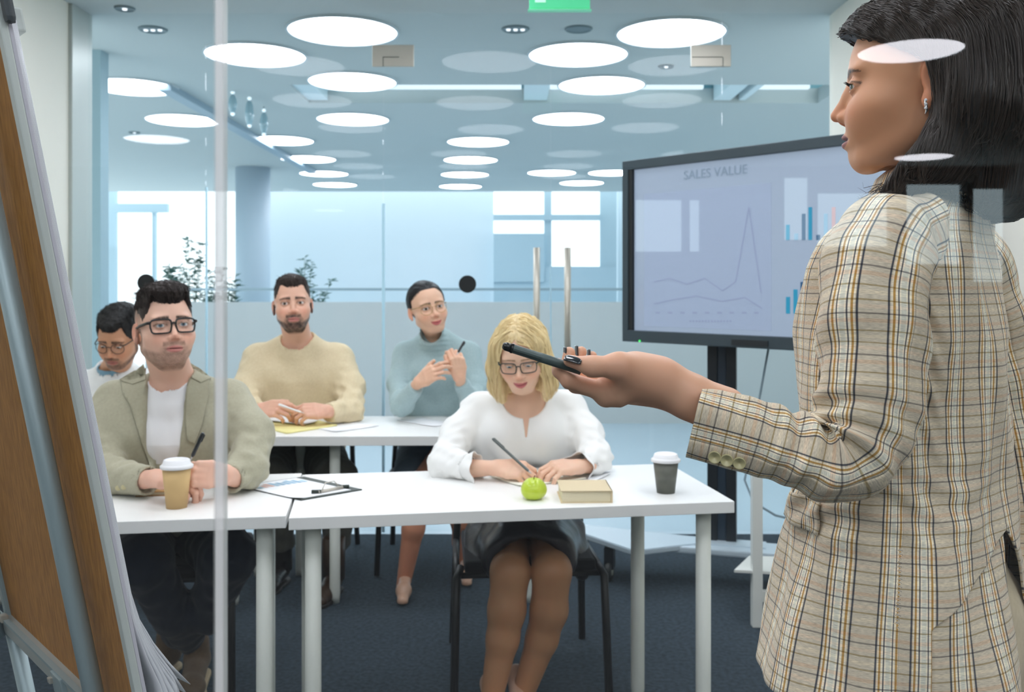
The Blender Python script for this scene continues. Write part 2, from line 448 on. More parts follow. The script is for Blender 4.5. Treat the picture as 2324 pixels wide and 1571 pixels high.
def strands(f, starts, comb, steps=22, seg=0.012, w=0.0009, lift=0.0015, seed=0, stick=1.0, stop=None):
    """hair strands as thin three-sided tubes that run down a surface f=0"""
    r = np.random.default_rng(seed); p = np.array(starts, np.float32); n = len(p)
    off = r.uniform(0.0, lift, n).astype(np.float32); path = []
    L = r.uniform(0.65, 1.0, n) * seg
    for i in range(steps):
        g = grad(f, p); dv = f(p)
        p = p - g * ((dv - off) * stick)[:, None]
        path.append(p.copy())
        c = comb(p, i); c = c - g * (c * g).sum(1)[:, None] * 0.9
        c = c / (np.linalg.norm(c, axis=1)[:, None] + 1e-6)
        p = p + c * L[:, None]
    A = np.stack(path, 1)                       # n, steps, 3
    T = np.gradient(A, axis=1); T /= np.linalg.norm(T, axis=2)[:, :, None] + 1e-9
    ref = r.normal(size=(n, 1, 3)); N1 = np.cross(T, ref); N1 /= np.linalg.norm(N1, axis=2)[:, :, None] + 1e-9
    N2 = np.cross(T, N1)
    wd = w * (1 - 0.85 * np.linspace(0, 1, steps) ** 3)
    R3 = []
    for k in range(3):
        a = 2 * PI * k / 3; R3.append(A + (N1 * math.cos(a) + N2 * math.sin(a)) * wd[None, :, None])
    V = np.stack(R3, 2).reshape(-1, 3)
    b = (np.arange(n)[:, None] * steps + np.arange(steps - 1)[None, :]) * 3
    Q = []
    for k in range(3):
        k2 = (k + 1) % 3; Q.append(np.stack([b + k, b + k2, b + k2 + 3, b + k + 3], -1).reshape(-1, 4))
    return V, np.concatenate(Q)
def surf_pts(f, lo, hi, n, seed=0, cond=None, it=6):
    r = np.random.default_rng(seed); p = r.uniform(lo, hi, (n * 4, 3)).astype(np.float32)
    for _ in range(it): p = p - grad(f, p) * f(p)[:, None]
    ok = np.abs(f(p)) < 0.002
    if cond is not None: ok &= cond(p)
    return p[ok][:n]
# ---------------------------------------------------------------- hands
def hand_prims(wr, dr, back, side, curl=(20, 30, 20), curls=None, spread=4, thumb=((0.55, 0.75, -0.35), 15, 20), s=1.0):
    """returns list of (pts, radii) chains. dr = wrist to knuckles, back = normal of the back of the hand,
    side=+1 when the thumb lies to back x dr ... given explicitly by the sign"""
    Y = Vector(dr).normalized(); Z = Vector(back); Z = (Z - Y * Z.dot(Y)).normalized(); X = Y.cross(Z) * side
    wr = Vector(wr)
    def L(x, y, z): return wr + (X * x + Y * y + Z * z) * s
    out = []
    base = [(0.027, 0.088), (0.009, 0.093), (-0.009, 0.088), (-0.026, 0.079)]
    lens = [(0.042, 0.025, 0.021), (0.046, 0.029, 0.022), (0.042, 0.027, 0.021), (0.033, 0.020, 0.019)]
    rr = [0.0092, 0.0094, 0.0088, 0.0078]
    tips = []
    for i, (bx, by) in enumerate(base):
        out.append(([L(bx * 0.45, 0.0, 0), L(bx * 0.95, by * 0.55, 0.001), L(bx, by, 0)], [0.0175 * s, 0.0150 * s, 0.0112 * s]))
        c = curls[i] if curls else curl
        a = 0; sp = math.radians((1.5 - i) * spread); pt = Vector((bx, by, 0)); pts = [L(*pt)]
        for ln, cu in zip(lens[i], c):
            a += math.radians(cu)
            pt = pt + Vector((math.sin(sp) * math.cos(a), math.cos(sp) * math.cos(a), -math.sin(a))) * ln
            pts.append(L(*pt))
        r = rr[i] * s; out.append((pts, [r * 1.08, r, r * 0.93, r * 0.80])); tips.append((pts, i))
    td, c1, c2 = thumb
    t = Vector(td).normalized(); p0 = Vector((0.016, 0.018, -0.006)); p1 = p0 + t * 0.040
    ax = Vector((0, 0, 1)).cross(t).normalized() if True else None
    inn = Vector((-0.6, 0.25, -0.35)).normalized()
    t2 = (t + inn * math.tan(math.radians(c1))).normalized(); p2 = p1 + t2 * 0.033
    t3 = (t2 + inn * math.tan(math.radians(c2))).normalized(); p3 = p2 + t3 * 0.024
    out.append(([L(*p0), L(*p1), L(*p2), L(*p3)], [0.0165 * s, 0.0125 * s, 0.0105 * s, 0.0085 * s]))
    return out
def hand_sdf(prims):
    def f(p):
        d = None; fingers = []
        for i, (pts, r) in enumerate(prims):
            e = chain(p, pts, r, 0.003)
            if i % 2 == 0 or i == len(prims) - 1: d = e if d is None else smin(d, e, 0.010)
            else: fingers.append(e)
        fd = fingers[0]
        for e in fingers[1:]: fd = smin(fd, e, 0.0018)
        return smin(d, fd, 0.005)
    return f
def skin_tone(P_, skin, tips=()):
    c = np.tile(np.array(skin, np.float32), (len(P_), 1))
    w = np.clip(0.5 + 0.5 * wob(P_, 22, 6), 0, 1)[:, None] * 0.22
    return c * (1 - w) + c * np.array((1.05, 0.78, 0.72)) * w
# ---------------------------------------------------------------- the room shell
XL, XR, YG, YF, ZC = -2.35, 1.76, 5.2, 0.70, 2.86
cream = mat('cream_plaster', srgb(226, 223, 212), 0.85, bump=((60, 60, 60), 0.05, 0.002))
ceilm = mat('ceiling_paint', srgb(190, 198, 198), 0.8)
whitewall = mat('pale_blue_wall', srgb(214, 226, 234), 0.6)
carpet = mat('carpet', srgb(48, 58, 66), 1.0, spec=0.1, noise=((60, 60, 60), 0.55, srgb(74, 88, 98)), bump=((260, 260, 260), 0.7, 0.004))
tilem = mat('hall_tile', srgb(186, 206, 218), 0.22, spec=0.6)
greym = mat('grey_panel', srgb(186, 190, 190), 0.5)
jambm = mat('aluminium_jamb', srgb(176, 184, 180), 0.35, 0.2)
steel = mat('brushed_steel', srgb(192, 186, 174), 0.35, 0.5)
sealm = mat('clear_edge_seal', srgb(190, 228, 245), 0.3)
lampm = emis('lamp_diffuser', (0.93, 0.93, 1.0), LAMP)
glass_in = glass_mat('partition_glass', (0.970, 0.988, 0.992), 1.5, boost=0.45)
glass_fr = glass_mat('front_glass', (0.975, 0.99, 0.987), 1.5, boost=2.0)
lens = glass_mat('lens_glass', (0.98, 0.985, 0.985), 1.4)
def struct(name, lo, hi, m, bev=0.0, parent=None):
    return box(name, lo, hi, m, parent, bev, kind='structure')
# floors
struct('floor', (XL - 0.12, YF, -0.08), (XR + 0.12, YG, 0.0), carpet)
struct('floor_corridor', (-6.2, -10.6, -0.08), (6.2, YF, 0.0), mat('corridor_tile', srgb(120, 124, 124), 0.5))
struct('floor_hall', (-7, YG, -0.08), (7, 17, 0.0), tilem)
# ceiling with a slot over the hall
sx0, sx1 = P(655, 0, 7.05).x, P(1925, 0, 7.05).x
bm = bmesh.new()
box_bm((-7, -10.6, ZC), (7, 7.05, ZC + 0.12), bm=bm)
box_bm((-7, 7.05, ZC), (sx0, 7.75, ZC + 0.12), bm=bm)
box_bm((sx1, 7.05, ZC), (7, 7.75, ZC + 0.12), bm=bm)
box_bm((-7, 7.75, ZC), (7, 15.0, ZC + 0.12), bm=bm)
obj('ceiling', bm, ceilm, kind='structure')
slotm = mat('slot_lining', srgb(120, 168, 178), 0.6)
bm = bmesh.new()
box_bm((sx0 - .05, 7.75, ZC + .12), (sx1 + .05, 7.80, ZC + 0.5), bm=bm)
box_bm((sx0 - .05, 7.0, ZC + .12), (sx1 + .05, 7.05, ZC + 0.5), bm=bm)
box_bm((sx0 - .05, 7.0, ZC + .5), (sx1 + .05, 7.8, ZC + 0.55), bm=bm)
obj('trim_1', bm, slotm, kind='structure')
for i, (u0, u1) in enumerate(((655, 725), (1190, 1245), (1640, 1680), (1700, 1715))):     # bright dividers in the slot
    x0, x1 = P(u0, 0, 7.4).x, P(u1, 0, 7.4).x
    box('trim_2', (x0, 7.06, ZC + 0.02), (x1, 7.74, ZC + 0.4), mat('slot_divider', srgb(220, 235, 240), 0.5), kind='structure')
for u0, u1 in ((735, 1185), (1255, 1630), (1760, 1890)):       # the strip lights along the slot's near lip
    x0, x1 = P(u0, 0, 7.1).x, P(u1, 0, 7.1).x
    o = box('strip_light', (x0, 7.64, ZC + 0.10), (x1, 7.70, ZC + 0.13), emis('strip', (0.75, 0.9, 1.0), 1.0))
    tag(o, {735: 'long pale blue strip light in the ceiling slot, left of the bright divider', 1255: 'pale blue strip light in the ceiling slot behind the second large disc',
            1760: 'short strip light in the ceiling slot beside the right wall'}[u0], 'light', 'strip lights in the ceiling slot')
struct('trim_3', (-2.62, 7.0, ZC - 0.05), (-2.52, 12.2, ZC), mat('fin', srgb(150, 172, 186), 0.5))
# walls
struct('wall_left', (XL - 0.12, YF, 0), (XL, YG - 0.18, ZC), cream)
struct('trim_4', (XL - 0.12, YG - 0.18, 0), (XL + 0.02, YG + 0.06, ZC), jambm, 0.004)
struct('wall_right', (XR, YF, 0), (XR + 0.12, YG + 0.05, ZC), cream)
struct('trim_5', (-2.712, 6.0, 0), (-2.606, 6.12, ZC), mat('hall_post', srgb(150, 176, 186), 0.5))
struct('baseboard_left', (XL, YF + .02, 0), (XL + 0.012, YG - 0.19, 0.07), jambm)
struct('baseboard_right', (XR - 0.012, YF + .02, 0), (XR, YG - .02, 0.07), jambm)
# front partition: two panes with a polished joint, seen through by the camera
JX = P(497, 0, YF).x
o = struct('window_1', (XL, YF, 0.02), (JX - 0.0042, YF + 0.010, ZC), glass_fr); o['label'] = 'clear front glass pane left of the polished joint'
o = struct('window_2', (JX + 0.0042, YF, 0.02), (XR, YF + 0.010, ZC), glass_fr); o['label'] = 'clear front glass pane right of the polished joint'
jm = mat('glass_joint', srgb(240, 242, 240), 0.3)
nt = jm.node_tree; b = nt.nodes['Principled BSDF']; b.inputs['Alpha'].default_value = 0.6
struct('trim_6', (JX - 0.0030, YF, 0.0), (JX + 0.0030, YF + 0.012, ZC), jm, 0.001)
struct('trim_7', (XL, YF - 0.015, 0), (XR, YF + 0.025, 0.02), jambm)
# back partition
def pane(n, x0, x1, lab):
    o = struct(n, (x0 + 0.003, YG, 0.015), (x1 - 0.003, YG + 0.012, ZC), glass_in); o['label'] = lab; return o
pane('window_3', XL, -1.68, 'far glass pane beside the left pier')
pane('window_4', -1.68, -0.706, 'far glass pane behind the two seated men')
d1 = thing('door_1', 'left leaf of the glass double door with steel corner patch and tube handle', 'door'); d1['kind'] = 'structure'
d2 = thing('door_2', 'right leaf of the glass double door, its handle just left of the large screen', 'door'); d2['kind'] = 'structure'
for d in (d1, d2): del d['category']
def leaf(d, x0, x1):
    box('door_pane', (x0 + 0.003, YG, 0.015), (x1 - 0.003, YG + 0.012, 2.66), glass_in, d)
leaf(d1, -0.706, 0.213); leaf(d2, 0.213, 1.151)
struct('window_5', (-0.703, YG, 2.664), (1.148, YG + 0.012, ZC), glass_in)
pane('window_6', 1.151, XR, 'far glass pane beside the right wall')
for d, hu in ((d1, 1218), (d2, 1288)):
    p = P(hu, 562, YG - 0.05); x = p.x; z0 = P(hu, 905, YG - .05).z
    tube('door_handle', [(x, YG - 0.05, z0), (x, YG - 0.05, p.z)], 0.0185, steel, d, n=16)
    for z in (z0 + 0.1, p.z - 0.1): tube('handle_mount', [(x, YG - 0.05, z), (x, YG, z)], 0.009, steel, d)
for d, u0, u1 in ((d1, 846, 940), (d2, 1567, 1657)):
    a = P(u0, 104, YG); b = P(u1, 153, YG); sx = P(870 if d is d1 else 1638, 0, YG).x
    o = thing('patch_fitting', 'steel corner patch fitting at the top of the %s glass door leaf' % ('left' if d is d1 else 'right'), 'fitting', (sx, YG, b.z)); o['kind'] = 'thing'
    box('cover_plate', (a.x, YG - 0.022, b.z), (b.x, YG - 0.002, a.z), steel, o, 0.002)
    zz = (a.z + b.z) / 2 - 0.01
    lo, hi = (sx, b.x - 0.08) if d is d1 else (a.x + .005, sx)
    box('cover_gap', (lo, YG - 0.0235, zz), (hi, YG - 0.0215, zz + 0.004), mat('dark_gap', srgb(90, 95, 90), 0.6), o)
    box('cover_gap', ((lo if d is d1 else hi), YG - 0.0235, b.z), ((lo if d is d1 else hi) + 0.004, YG - 0.0215, zz), MATS['dark_gap'], o)
for u, zt in ((468, P(0, 425, YG).z), (870, P(0, 462, YG).z), (1250, P(0, 600, YG).z)):
    x = P(u, 0, YG).x
    struct('trim_8', (x - (0.0075 if u == 870 else .004), YG - 0.004, 0.01), (x + (0.0075 if u == 870 else .004), YG + 0.0145, zt), sealm)
for i, (u, v) in enumerate(((1061, 645), (332, 642))):
    p = P(u, v, YG)
    bm = lathe_bm([(0, 0), (0.048, 0), (0.048, 0.002), (0, 0.002)], 40, M=Matrix.Translation((p.x, YG - 0.003, p.z)) @ Matrix.Rotation(PI / 2, 4, 'X'))
    tag(obj('glass_marker', bm, mat('marker_black', srgb(8, 12, 14), 0.6)), 'round black marker dot on the glass %s' % ('right of the woman in the turtleneck' if i == 0 else 'behind the hair of the man in the blazer'), 'marker')
# ---------------------------------------------------------------- ceiling discs: the lamps of the place, then added unseen fill lamps
def disc_mesh():
    return (lathe_bm([(0, 0.0), (0.305, 0.0), (0.315, 0.004), (0.315, 0.012), (0, 0.012)], 48), lathe_bm([(0.315, -0.002), (0.328, -0.002), (0.328, 0.012), (0.315, 0.012)], 48))
def disc_at(x, y, lab, grp='round ceiling lamps'):
    global _d0
    if _d0 is None:
        t = thing('ceiling_lamp', lab, 'lamp', (x, y, ZC - 0.012), grp)
        a, b = disc_mesh()
        o1 = obj('diffuser', a, lampm, smooth=False); o2 = obj('trim_ring', b, mat('ring', srgb(200, 210, 215), 0.4))
        o1.parent = t; o2.parent = t; _d0 = t; return t
    t = copy_tree(_d0, None, (x, y, ZC - 0.012)); t['label'] = lab; t['group'] = grp; return t
_d0 = None
def disc_px(u, v, lab, grp='round ceiling lamps seen through the glass'):
    d = (ZC - 0.012 - CZ) * F / (HV - v); return disc_at((u - CU) * d / F, d, lab, grp)
for u, v, lab in ((778, 73, 'large round ceiling lamp above the left patch fitting'), (1523, 77, 'large round ceiling lamp left of the presenter, nearest the right fitting'),
    (580, 127, 'round ceiling lamp crossed by the glass joint'), (1312, 126, 'round ceiling lamp midway between the two patch fittings'),
    (302, 199, 'round ceiling lamp cut by the left hall post'), (800, 187, 'round ceiling lamp over the left end of the ceiling slot'),
    (1365, 195, 'round ceiling lamp just before the ceiling slot, above the door handles'), (415, 274, 'round ceiling lamp on the far left beyond the slanting fin'),
    (801, 272, 'round lamp past the slot, above the bearded man'), (1290, 271, 'round lamp past the slot, above the door handles'),
    (640, 320, 'small distant round lamp, under the hanging glass lamps'), (1085, 323, 'distant round lamp above the black marker dot'),
    (700, 362, 'distant round lamp over the hall column, upper one'), (735, 395, 'distant round lamp over the hall column, lower one'),
    (1055, 397, 'distant round lamp, lower of the two over the marker dot'), (1252, 393, 'distant round lamp beside the seam of the doors'),
    (1390, 393, 'distant round lamp touching the screen corner'), (1068, 364, 'distant round lamp between two others over the marker dot'),
    (760, 420, 'most distant round lamp on the left'), (1045, 424, 'most distant round lamp over the marker dot'), (1320, 416, 'most distant round lamp beside the screen')):
    disc_px(u, v, lab)
for i, (x, y) in enumerate(((-1.5, 1.5), (-0.2, 1.4), (1.25, 1.5), (-1.6, 2.8), (-0.3, 2.7), (1.2, 2.8), (-1.45, 4.0), (-0.15, 4.1), (1.1, 4.0))):  # unseen discs added above the frame to brighten the meeting room
    disc_at(x, y, ('near left', 'near middle', 'near right', 'inner left', 'central', 'inner right', 'far left', 'far middle', 'far right')[i] + ' round fill lamp added in the meeting room ceiling, above the frame', 'added fill lamps of the meeting room')
for u, v, s in ((2066, 117, 1), (2096, 357, 1)):      # corridor lamps whose mirror images lie over the presenter
    d = (ZC - 0.012 - CZ) * F / (HV - v)
    disc_at((u - CU) * d / F, 2 * YF - d, 'round corridor lamp mirrored over the presenter, %s' % ('larger image' if v == 117 else 'smaller image'), 'round lamps of the corridor')
for i, y in enumerate((-0.25, -1.35, -2.45)):  # unseen rows added to light the presenter's back, flip chart and joint
    for j, x in enumerate((-1.9, -0.6, 0.7, 2.0)):
        disc_at(x, y, 'added round corridor fill lamp above the viewer, %s row, %s of four' % (('front', 'middle', 'rear')[i], ('first', 'second', 'third', 'fourth')[j]), 'round lamps of the corridor')
disc_at(-3.6, -4.2, 'round corridor lamp on the left behind the viewer', 'round lamps of the corridor')
disc_at(-3.6, -8.2, 'round corridor lamp far on the left behind the viewer', 'round lamps of the corridor')
# small recessed fittings
for u, v, kind in ((283, 18, 'spot'), (347, 66, 'triple'), (1170, 65, 'triple'), (1313, 65, 'speaker'), (1512, 150, 'spot'), (305, 300, 'spot')):
    d = (ZC - CZ) * F / (HV - v); x = (u - CU) * d / F
    t = thing('downlight' if kind != 'speaker' else 'ceiling_speaker', {283: 'tiny recessed downlight at the top left', 347: 'small triple downlight above the left lamp', 1170: 'small triple downlight between the two large lamps',
        1313: 'flat dark round ceiling speaker below the green sign', 1512: 'tiny recessed downlight left of the right patch fitting', 305: 'tiny recessed downlight on the far left'}[u], 'light' if kind != 'speaker' else 'speaker', (x, d, ZC))
    r = 0.075 if kind != 'spot' else 0.05
    bm = lathe_bm([(0, -0.004), (r * .8, -0.004), (r, -0.010), (r * 1.1, -0.004), (r * 1.1, 0)], 24); o = obj('bezel', bm, mat('bezel_' + kind, srgb(110, 128, 134), 0.5)); o.parent = t
    if kind != 'speaker':
        for k in ((-0.5, 0, 0.5) if kind == 'triple' else (0,)):
            o = obj('bulb', lathe_bm([(0, -0.014), (0.012, -0.012), (0.014, -0.004)], 12, M=Matrix.Translation((k * r * 1.1, 0, 0))), emis('bulb_light', (0.85, 0.92, 1), 1.2)); o.parent = t
# exit sign hanging from the ceiling
t = thing('exit_sign', 'hanging green emergency sign, cut by the top edge of the photograph', 'sign', (P(1270, 0, 4).x, 4.0, P(0, 26, 4).z))
a = P(1198, 26, 4); b = P(1342, 26, 4); gm = mat('sign_rim', srgb(120, 215, 175), 0.4, emit=srgb(120, 215, 175), estr=0.18)
box('sign_rim', (a.x, 3.985, a.z), (b.x, 4.015, a.z + 0.006), gm, t)
box('sign_face', (a.x + 0.006, 3.99, a.z + 0.012), (b.x - 0.006, 4.01, a.z + 0.14), mat('sign_green', srgb(70, 200, 140), 0.4, emit=srgb(96, 214, 160), estr=0.36), t, 0.002)
box('sign_mount', (a.x + 0.1, 3.995, a.z + 0.14), (b.x - 0.1, 4.005, ZC), steel, t)
wm = mat('sign_white', (0.6, 0.95, 0.8), 0.4, emit=(0.6, 0.95, 0.8), estr=0.3)
box('pictogram', (a.x + 0.03, 3.988, a.z + 0.035), (a.x + 0.075, 3.9905, a.z + 0.12), wm, t)
bm = bmesh.new(); box_bm((a.x + 0.10, 3.988, a.z + 0.062), (a.x + 0.19, 3.9905, a.z + 0.078), bm=bm)
vs = [bm.verts.new((a.x + 0.19 + dx, 3.989, a.z + 0.07 + dz)) for dx, dz in ((0, -0.025), (0.035, 0), (0, 0.025))]; bm.faces.new(vs)
obj('arrow', bm, wm, t)
# ---------------------------------------------------------------- the hall behind the glass
YB = 9.4; xb = P(330, 0, YB).x
struct('wall_hall', (xb, YB, 0), (7, YB + 0.15, P(0, 686, YB).z), greym)
ra = thing('railing', 'glass railing with a thin steel handrail on top of the grey parapet', 'railing', (xb, YB, 1.2))
box('handrail', (xb, YB + 0.04, P(0, 660, YB).z), (7, YB + 0.09, P(0, 654, YB).z), mat('rail_grey', srgb(150, 170, 180), 0.35, 0.3), ra)
for i in range(6):
    x = xb + 0.02 + i * 1.72
    box('railing_pane', (x, YB + 0.055, P(0, 686, YB).z - 0.02), (x + 1.68, YB + 0.067, P(0, 661, YB).z), glass_in, ra)
struct('wall_far', (P(612, 0, 16).x, 15.9, 0), (P(1120, 0, 16).x, 16.1, 3.2), whitewall)
pil = []
for i, (u0, u1, v0, v1) in enumerate(((200, 262, 395, 1000), (345, 352, 470, 700), (262, 380, 462, 482), (1362, 1400, 400, 700), (1235, 1252, 415, 620), (1120, 1362, 487, 500), (1120, 1400, 605, 1000), (1120, 1235, 530, 640), (230, 262, 560, 700))):
    a = P(u0, v1, 15.8 - 0.05 * i); b = P(u1, v0, 15.8 - .05 * i)
    struct('wall_window_frame', (a.x, a.y, max(a.z, 0)), (b.x, a.y + 0.1, b.z), mat('mullion', srgb(176, 200, 212), 0.5))
struct('wall_far_right', (P(1400, 0, 16).x, 15.9, 0), (7, 16.1, 3.2), whitewall)
cp = P(574, 0, 12)
o = obj('column', lathe_bm([(0.0, 0), (0.215, 0), (0.215, ZC), (0, ZC)], 40, M=Matrix.Translation((cp.x, 12, 0))), mat('column_paint', srgb(182, 200, 214), 0.55), smooth=False, kind='structure')
for p_ in o.data.polygons: p_.use_smooth = len(p_.vertices) == 4
# hanging glass lamps
for i, (u, v0, v1, d) in enumerate(((528, 199, 262, 7.3), (566, 213, 289, 7.5), (599, 240, 308, 7.9))):
    a = P(u, v1, d); zt = ZC
    t = thing('pendant_lamp', 'clear glass pendant lamp, %s of the three hanging in the hall' % ('leftmost', 'middle', 'rightmost')[i], 'lamp', (a.x, d, a.z), 'glass pendant lamps')
    h = P(u, v0 + 14, d).z - a.z
    bm = lathe_bm([(0, 0.02), (0.018, 0.022), (0.030, 0.06), (0.034, h * .5), (0.028, h - .04), (0.016, h - .01), (0, h)], 20); o = obj('glass_body', bm, mat('pendant_glass', srgb(150, 180, 190), 0.1, spec=0.8), smooth=True); o.parent = t
    for zz in (0.012, h + 0.012):
        bm = bmesh.new(); bmesh.ops.create_icosphere(bm, subdivisions=2, radius=0.016); bm.transform(Matrix.Translation((0, 0, zz))); o = obj('bulb', bm, mat('pendant_bulb', srgb(235, 245, 250), 0.3, emit=(0.9, 0.95, 1), estr=0.5), smooth=True); o.parent = t
    o = tube('cord', [(0, 0, h), (0, 0, zt - a.z)], 0.004, mat('cord_grey', srgb(150, 170, 180), 0.5)); o.parent = t
# plants behind the parapet
def plant(u, v_top, v_bot, d, wpx, n, lab, seed):
    r = random.Random(seed); base = P(u, v_bot, d)
    t = thing('potted_plant', lab, 'plant', (base.x, d, 0))
    o = obj('pot', lathe_bm([(0, 0), (0.14, 0), (0.19, 0.4), (0.17, 0.4), (0.13, 0.3), (0, 0.3)], 20), mat('pot', srgb(190, 200, 200), 0.5), smooth=True); o.parent = t
    zb = 0.35; zt = P(u, v_top, d).z; hw = wpx * d / F / 2
    bmL = bmesh.new(); bmS = bmesh.new()
    for s in range(n):
        tx = r.uniform(-hw, hw); ty = r.uniform(-hw, hw) * 0.7; tz = zb + (zt - zb) * r.uniform(0.62, 1.0) * (1 - 0.28 * abs(tx) / hw)
        pts = [Vector((tx * 0.12, ty * .12, zb)), Vector((tx * 0.3, ty * .3, zb + (tz - zb) * 0.5)), Vector((tx * 0.75, ty * .75, zb + (tz - zb) * 0.82)), Vector((tx, ty, tz))]
        tube_bm(pts, [0.008, 0.006, 0.004, 0.002], 4, bmS)
        for k in range(34):
            f = r.uniform(0.35, 1); i = min(int(f * 3), 2); q = pts[i].lerp(pts[i + 1], f * 3 - i)
            a = r.uniform(0, 2 * PI); L = r.uniform(0.06, 0.12); dr = Vector((math.cos(a), math.sin(a), r.uniform(-0.35, 0.6))).normalized()
            sd = dr.cross(Vector((0, 0, 1))).normalized() * L * 0.2; nn = Vector((0, 0, 0.012))
            vs = [bmL.verts.new(x) for x in (q, q + dr * L * .45 + sd + nn, q + dr * L, q + dr * L * .45 - sd + nn)]; bmL.faces.new(vs)
    o = obj('foliage', bmL, mat('leaf_green', srgb(78, 122, 112), 0.5), kind='stuff'); o.parent = t
    o = obj('stems', bmS, mat('stem', srgb(110, 130, 110), 0.7)); o.parent = t
plant(433, 520, 720, 10.4, 160, 26, 'tall leafy plant behind the parapet, left of the glass joint', 1)
plant(515, 560, 720, 10.2, 50, 9, 'narrow leafy plant just right of the glass joint', 2)
plant(690, 545, 720, 10.4, 125, 11, 'sparse leafy plant rising behind the bearded man', 3)
# ---------------------------------------------------------------- corridor behind the viewer (mirrored faintly in the front glass)
yw = -10.6
wins = [(1440, 1545, 455, 572), (1562, 1585, 455, 572), (1775, 1830, 405, 545), (1850, 2010, 440, 560), (2050, 2175, 420, 600), (2200, 2330, 430, 640)]
D = 2 * YF - yw
cells = sorted([(P(a, 0, D).x, P(b, 0, D).x, P(0, d_, D).z, P(0, c, D).z) for a, b, c, d_ in wins])
bm = bmesh.new(); x = -7.0
for x0, x1, z0, z1 in cells:
    if x0 > x: box_bm((x, yw, 0), (x0, yw + 0.1, ZC), bm=bm)
    box_bm((x0, yw, 0), (x1, yw + 0.1, z0), bm=bm)
    if z1 < ZC: box_bm((x0, yw, z1), (x1, yw + 0.1, ZC), bm=bm)
    x = x1
if x < 7: box_bm((x, yw, 0), (7, yw + 0.1, ZC), bm=bm)
obj('wall_corridor', bm, mat('corridor_end', srgb(112, 124, 130), 0.7), kind='structure')
for i, (x0, x1, z0, z1) in enumerate(cells):
    struct('window_%d' % (7 + i), (x0, yw + 0.02, z0), (x1, yw + 0.03, z1), emis('daylight_pane', (0.72, 0.92, 1.0), 2.0))
struct('wall_corridor_left', (-6.3, yw, 0), (-6.2, YF, ZC), mat('corridor_wall', srgb(150, 156, 158), 0.7))
struct('wall_corridor_right', (6.2, yw, 0), (6.3, YF, ZC), mat('corridor_wall', srgb(150, 156, 158), 0.7))
struct('wall_front_left', (-6.2, YF - .03, 0), (XL, YF + 0.03, ZC), cream)
struct('wall_front_right', (XR, YF - .03, 0), (6.2, YF + 0.03, ZC), cream)
# ---------------------------------------------------------------- screen on its rolling stand
A = P(1421, 571, 4.6); ang = math.atan2(-0.72, 0.68)
M = Matrix.Translation(A) @ Matrix.Rotation(ang, 4, 'Z')      # local x along the screen, y away from the viewer side, z up
Wd, Ht = 1.47, 0.87
tv = thing('display_screen', 'large interactive screen showing pale sales charts on a rolling stand', 'screen', M @ Vector((Wd / 2, 0.1, -1.53)))
bez = mat('bezel_dark', srgb(52, 66, 74), 0.35); blk = mat('stand_black', srgb(24, 30, 36), 0.4)
def tvb(name, lo, hi, m, bev=0.0): return box(name, lo, hi, m, tv, bev, M)
tvb('bezel_top', (0, -0.03, Ht / 2 - 0.045), (Wd, 0.05, Ht / 2), bez, 0.004)
tvb('bezel_bottom', (0, -0.03, -Ht / 2), (Wd, 0.05, -Ht / 2 + 0.055), bez, 0.004)
tvb('bezel_side', (0, -0.03, -Ht / 2 + .05), (0.035, 0.05, Ht / 2 - .04), bez, 0.003)
tvb('bezel_side', (Wd - 0.035, -0.03, -Ht / 2 + .05), (Wd, 0.05, Ht / 2 - .04), bez, 0.003)
tvb('back_shell', (0.02, 0.02, -Ht / 2 + 0.02), (Wd - 0.02, 0.07, Ht / 2 - 0.02), blk, 0.01)
scr = tvb('screen_panel', (0.035, -0.008, -Ht / 2 + .055), (Wd - 0.035, 0.01, Ht / 2 - .045), mat('lit_screen', srgb(110, 120, 135), 0.12, spec=0.6, emit=srgb(178, 196, 222), estr=0.36))
tvb('bezel_gap', (0.035, -0.025, -Ht / 2 + 0.055), (0.058, -0.006, Ht / 2 - 0.045), mat('gap_black', srgb(10, 14, 18), 0.5))
ink = {}
def scol(n, c): return mat('ink_' + n, [x * .5 for x in c], 0.4, emit=c, estr=0.31)
pale = scol('pale', srgb(160, 172, 205)); teal = scol('teal', srgb(40, 160, 200)); navy = scol('navy', srgb(20, 85, 130)); lt = scol('light', srgb(150, 195, 225)); pk = scol('pink', srgb(215, 175, 180)); panelc = scol('panel', srgb(172, 188, 216))
def flat(name, x0, z0, x1, z1, m, y=-0.0095): return tvb(name, (x0, y - 0.001, z0), (x1, y + 0.0012, z1), m)
def sp(u, v):     # pixel on the screen plane -> local x,z
    o = camo.location; dr = (P(u, v, 1.0) - o); n = (M.to_3x3() @ Vector((0, 1, 0))); pl = M @ Vector((0, -0.009, 0))
    t = (pl - o).dot(n) / dr.dot(n); q = M.inverted() @ (o + dr * t); return q.x, q.z
def bar(u0, v0, u1, v1, m):
    x0, za = sp(u0, v1); x1, zb = sp(u1, v0); flat('chart_bar', x0, za, x1, zb, m)
x0, z0 = sp(1462, 740); x1, z1 = sp(1750, 415); flat('chart_panel', x0, z0, x1, z1, panelc, -0.0085)
for u, h, m in ((1784, 38, teal), (1801, 55, teal), (1817, 72, navy), (1834, 82, teal), (1851, 95, lt)): bar(u, 712 - h, u + 9, 712, m)
for u, h, m in ((1784, 35, teal), (1803, 15, lt), (1820, 60, navy), (1835, 75, teal), (1853, 12, navy), (1870, 60, lt), (1888, 75, pk), (1905, 50, lt), (1922, 60, lt)): bar(u, 545 - h, u + 8, 545, m)
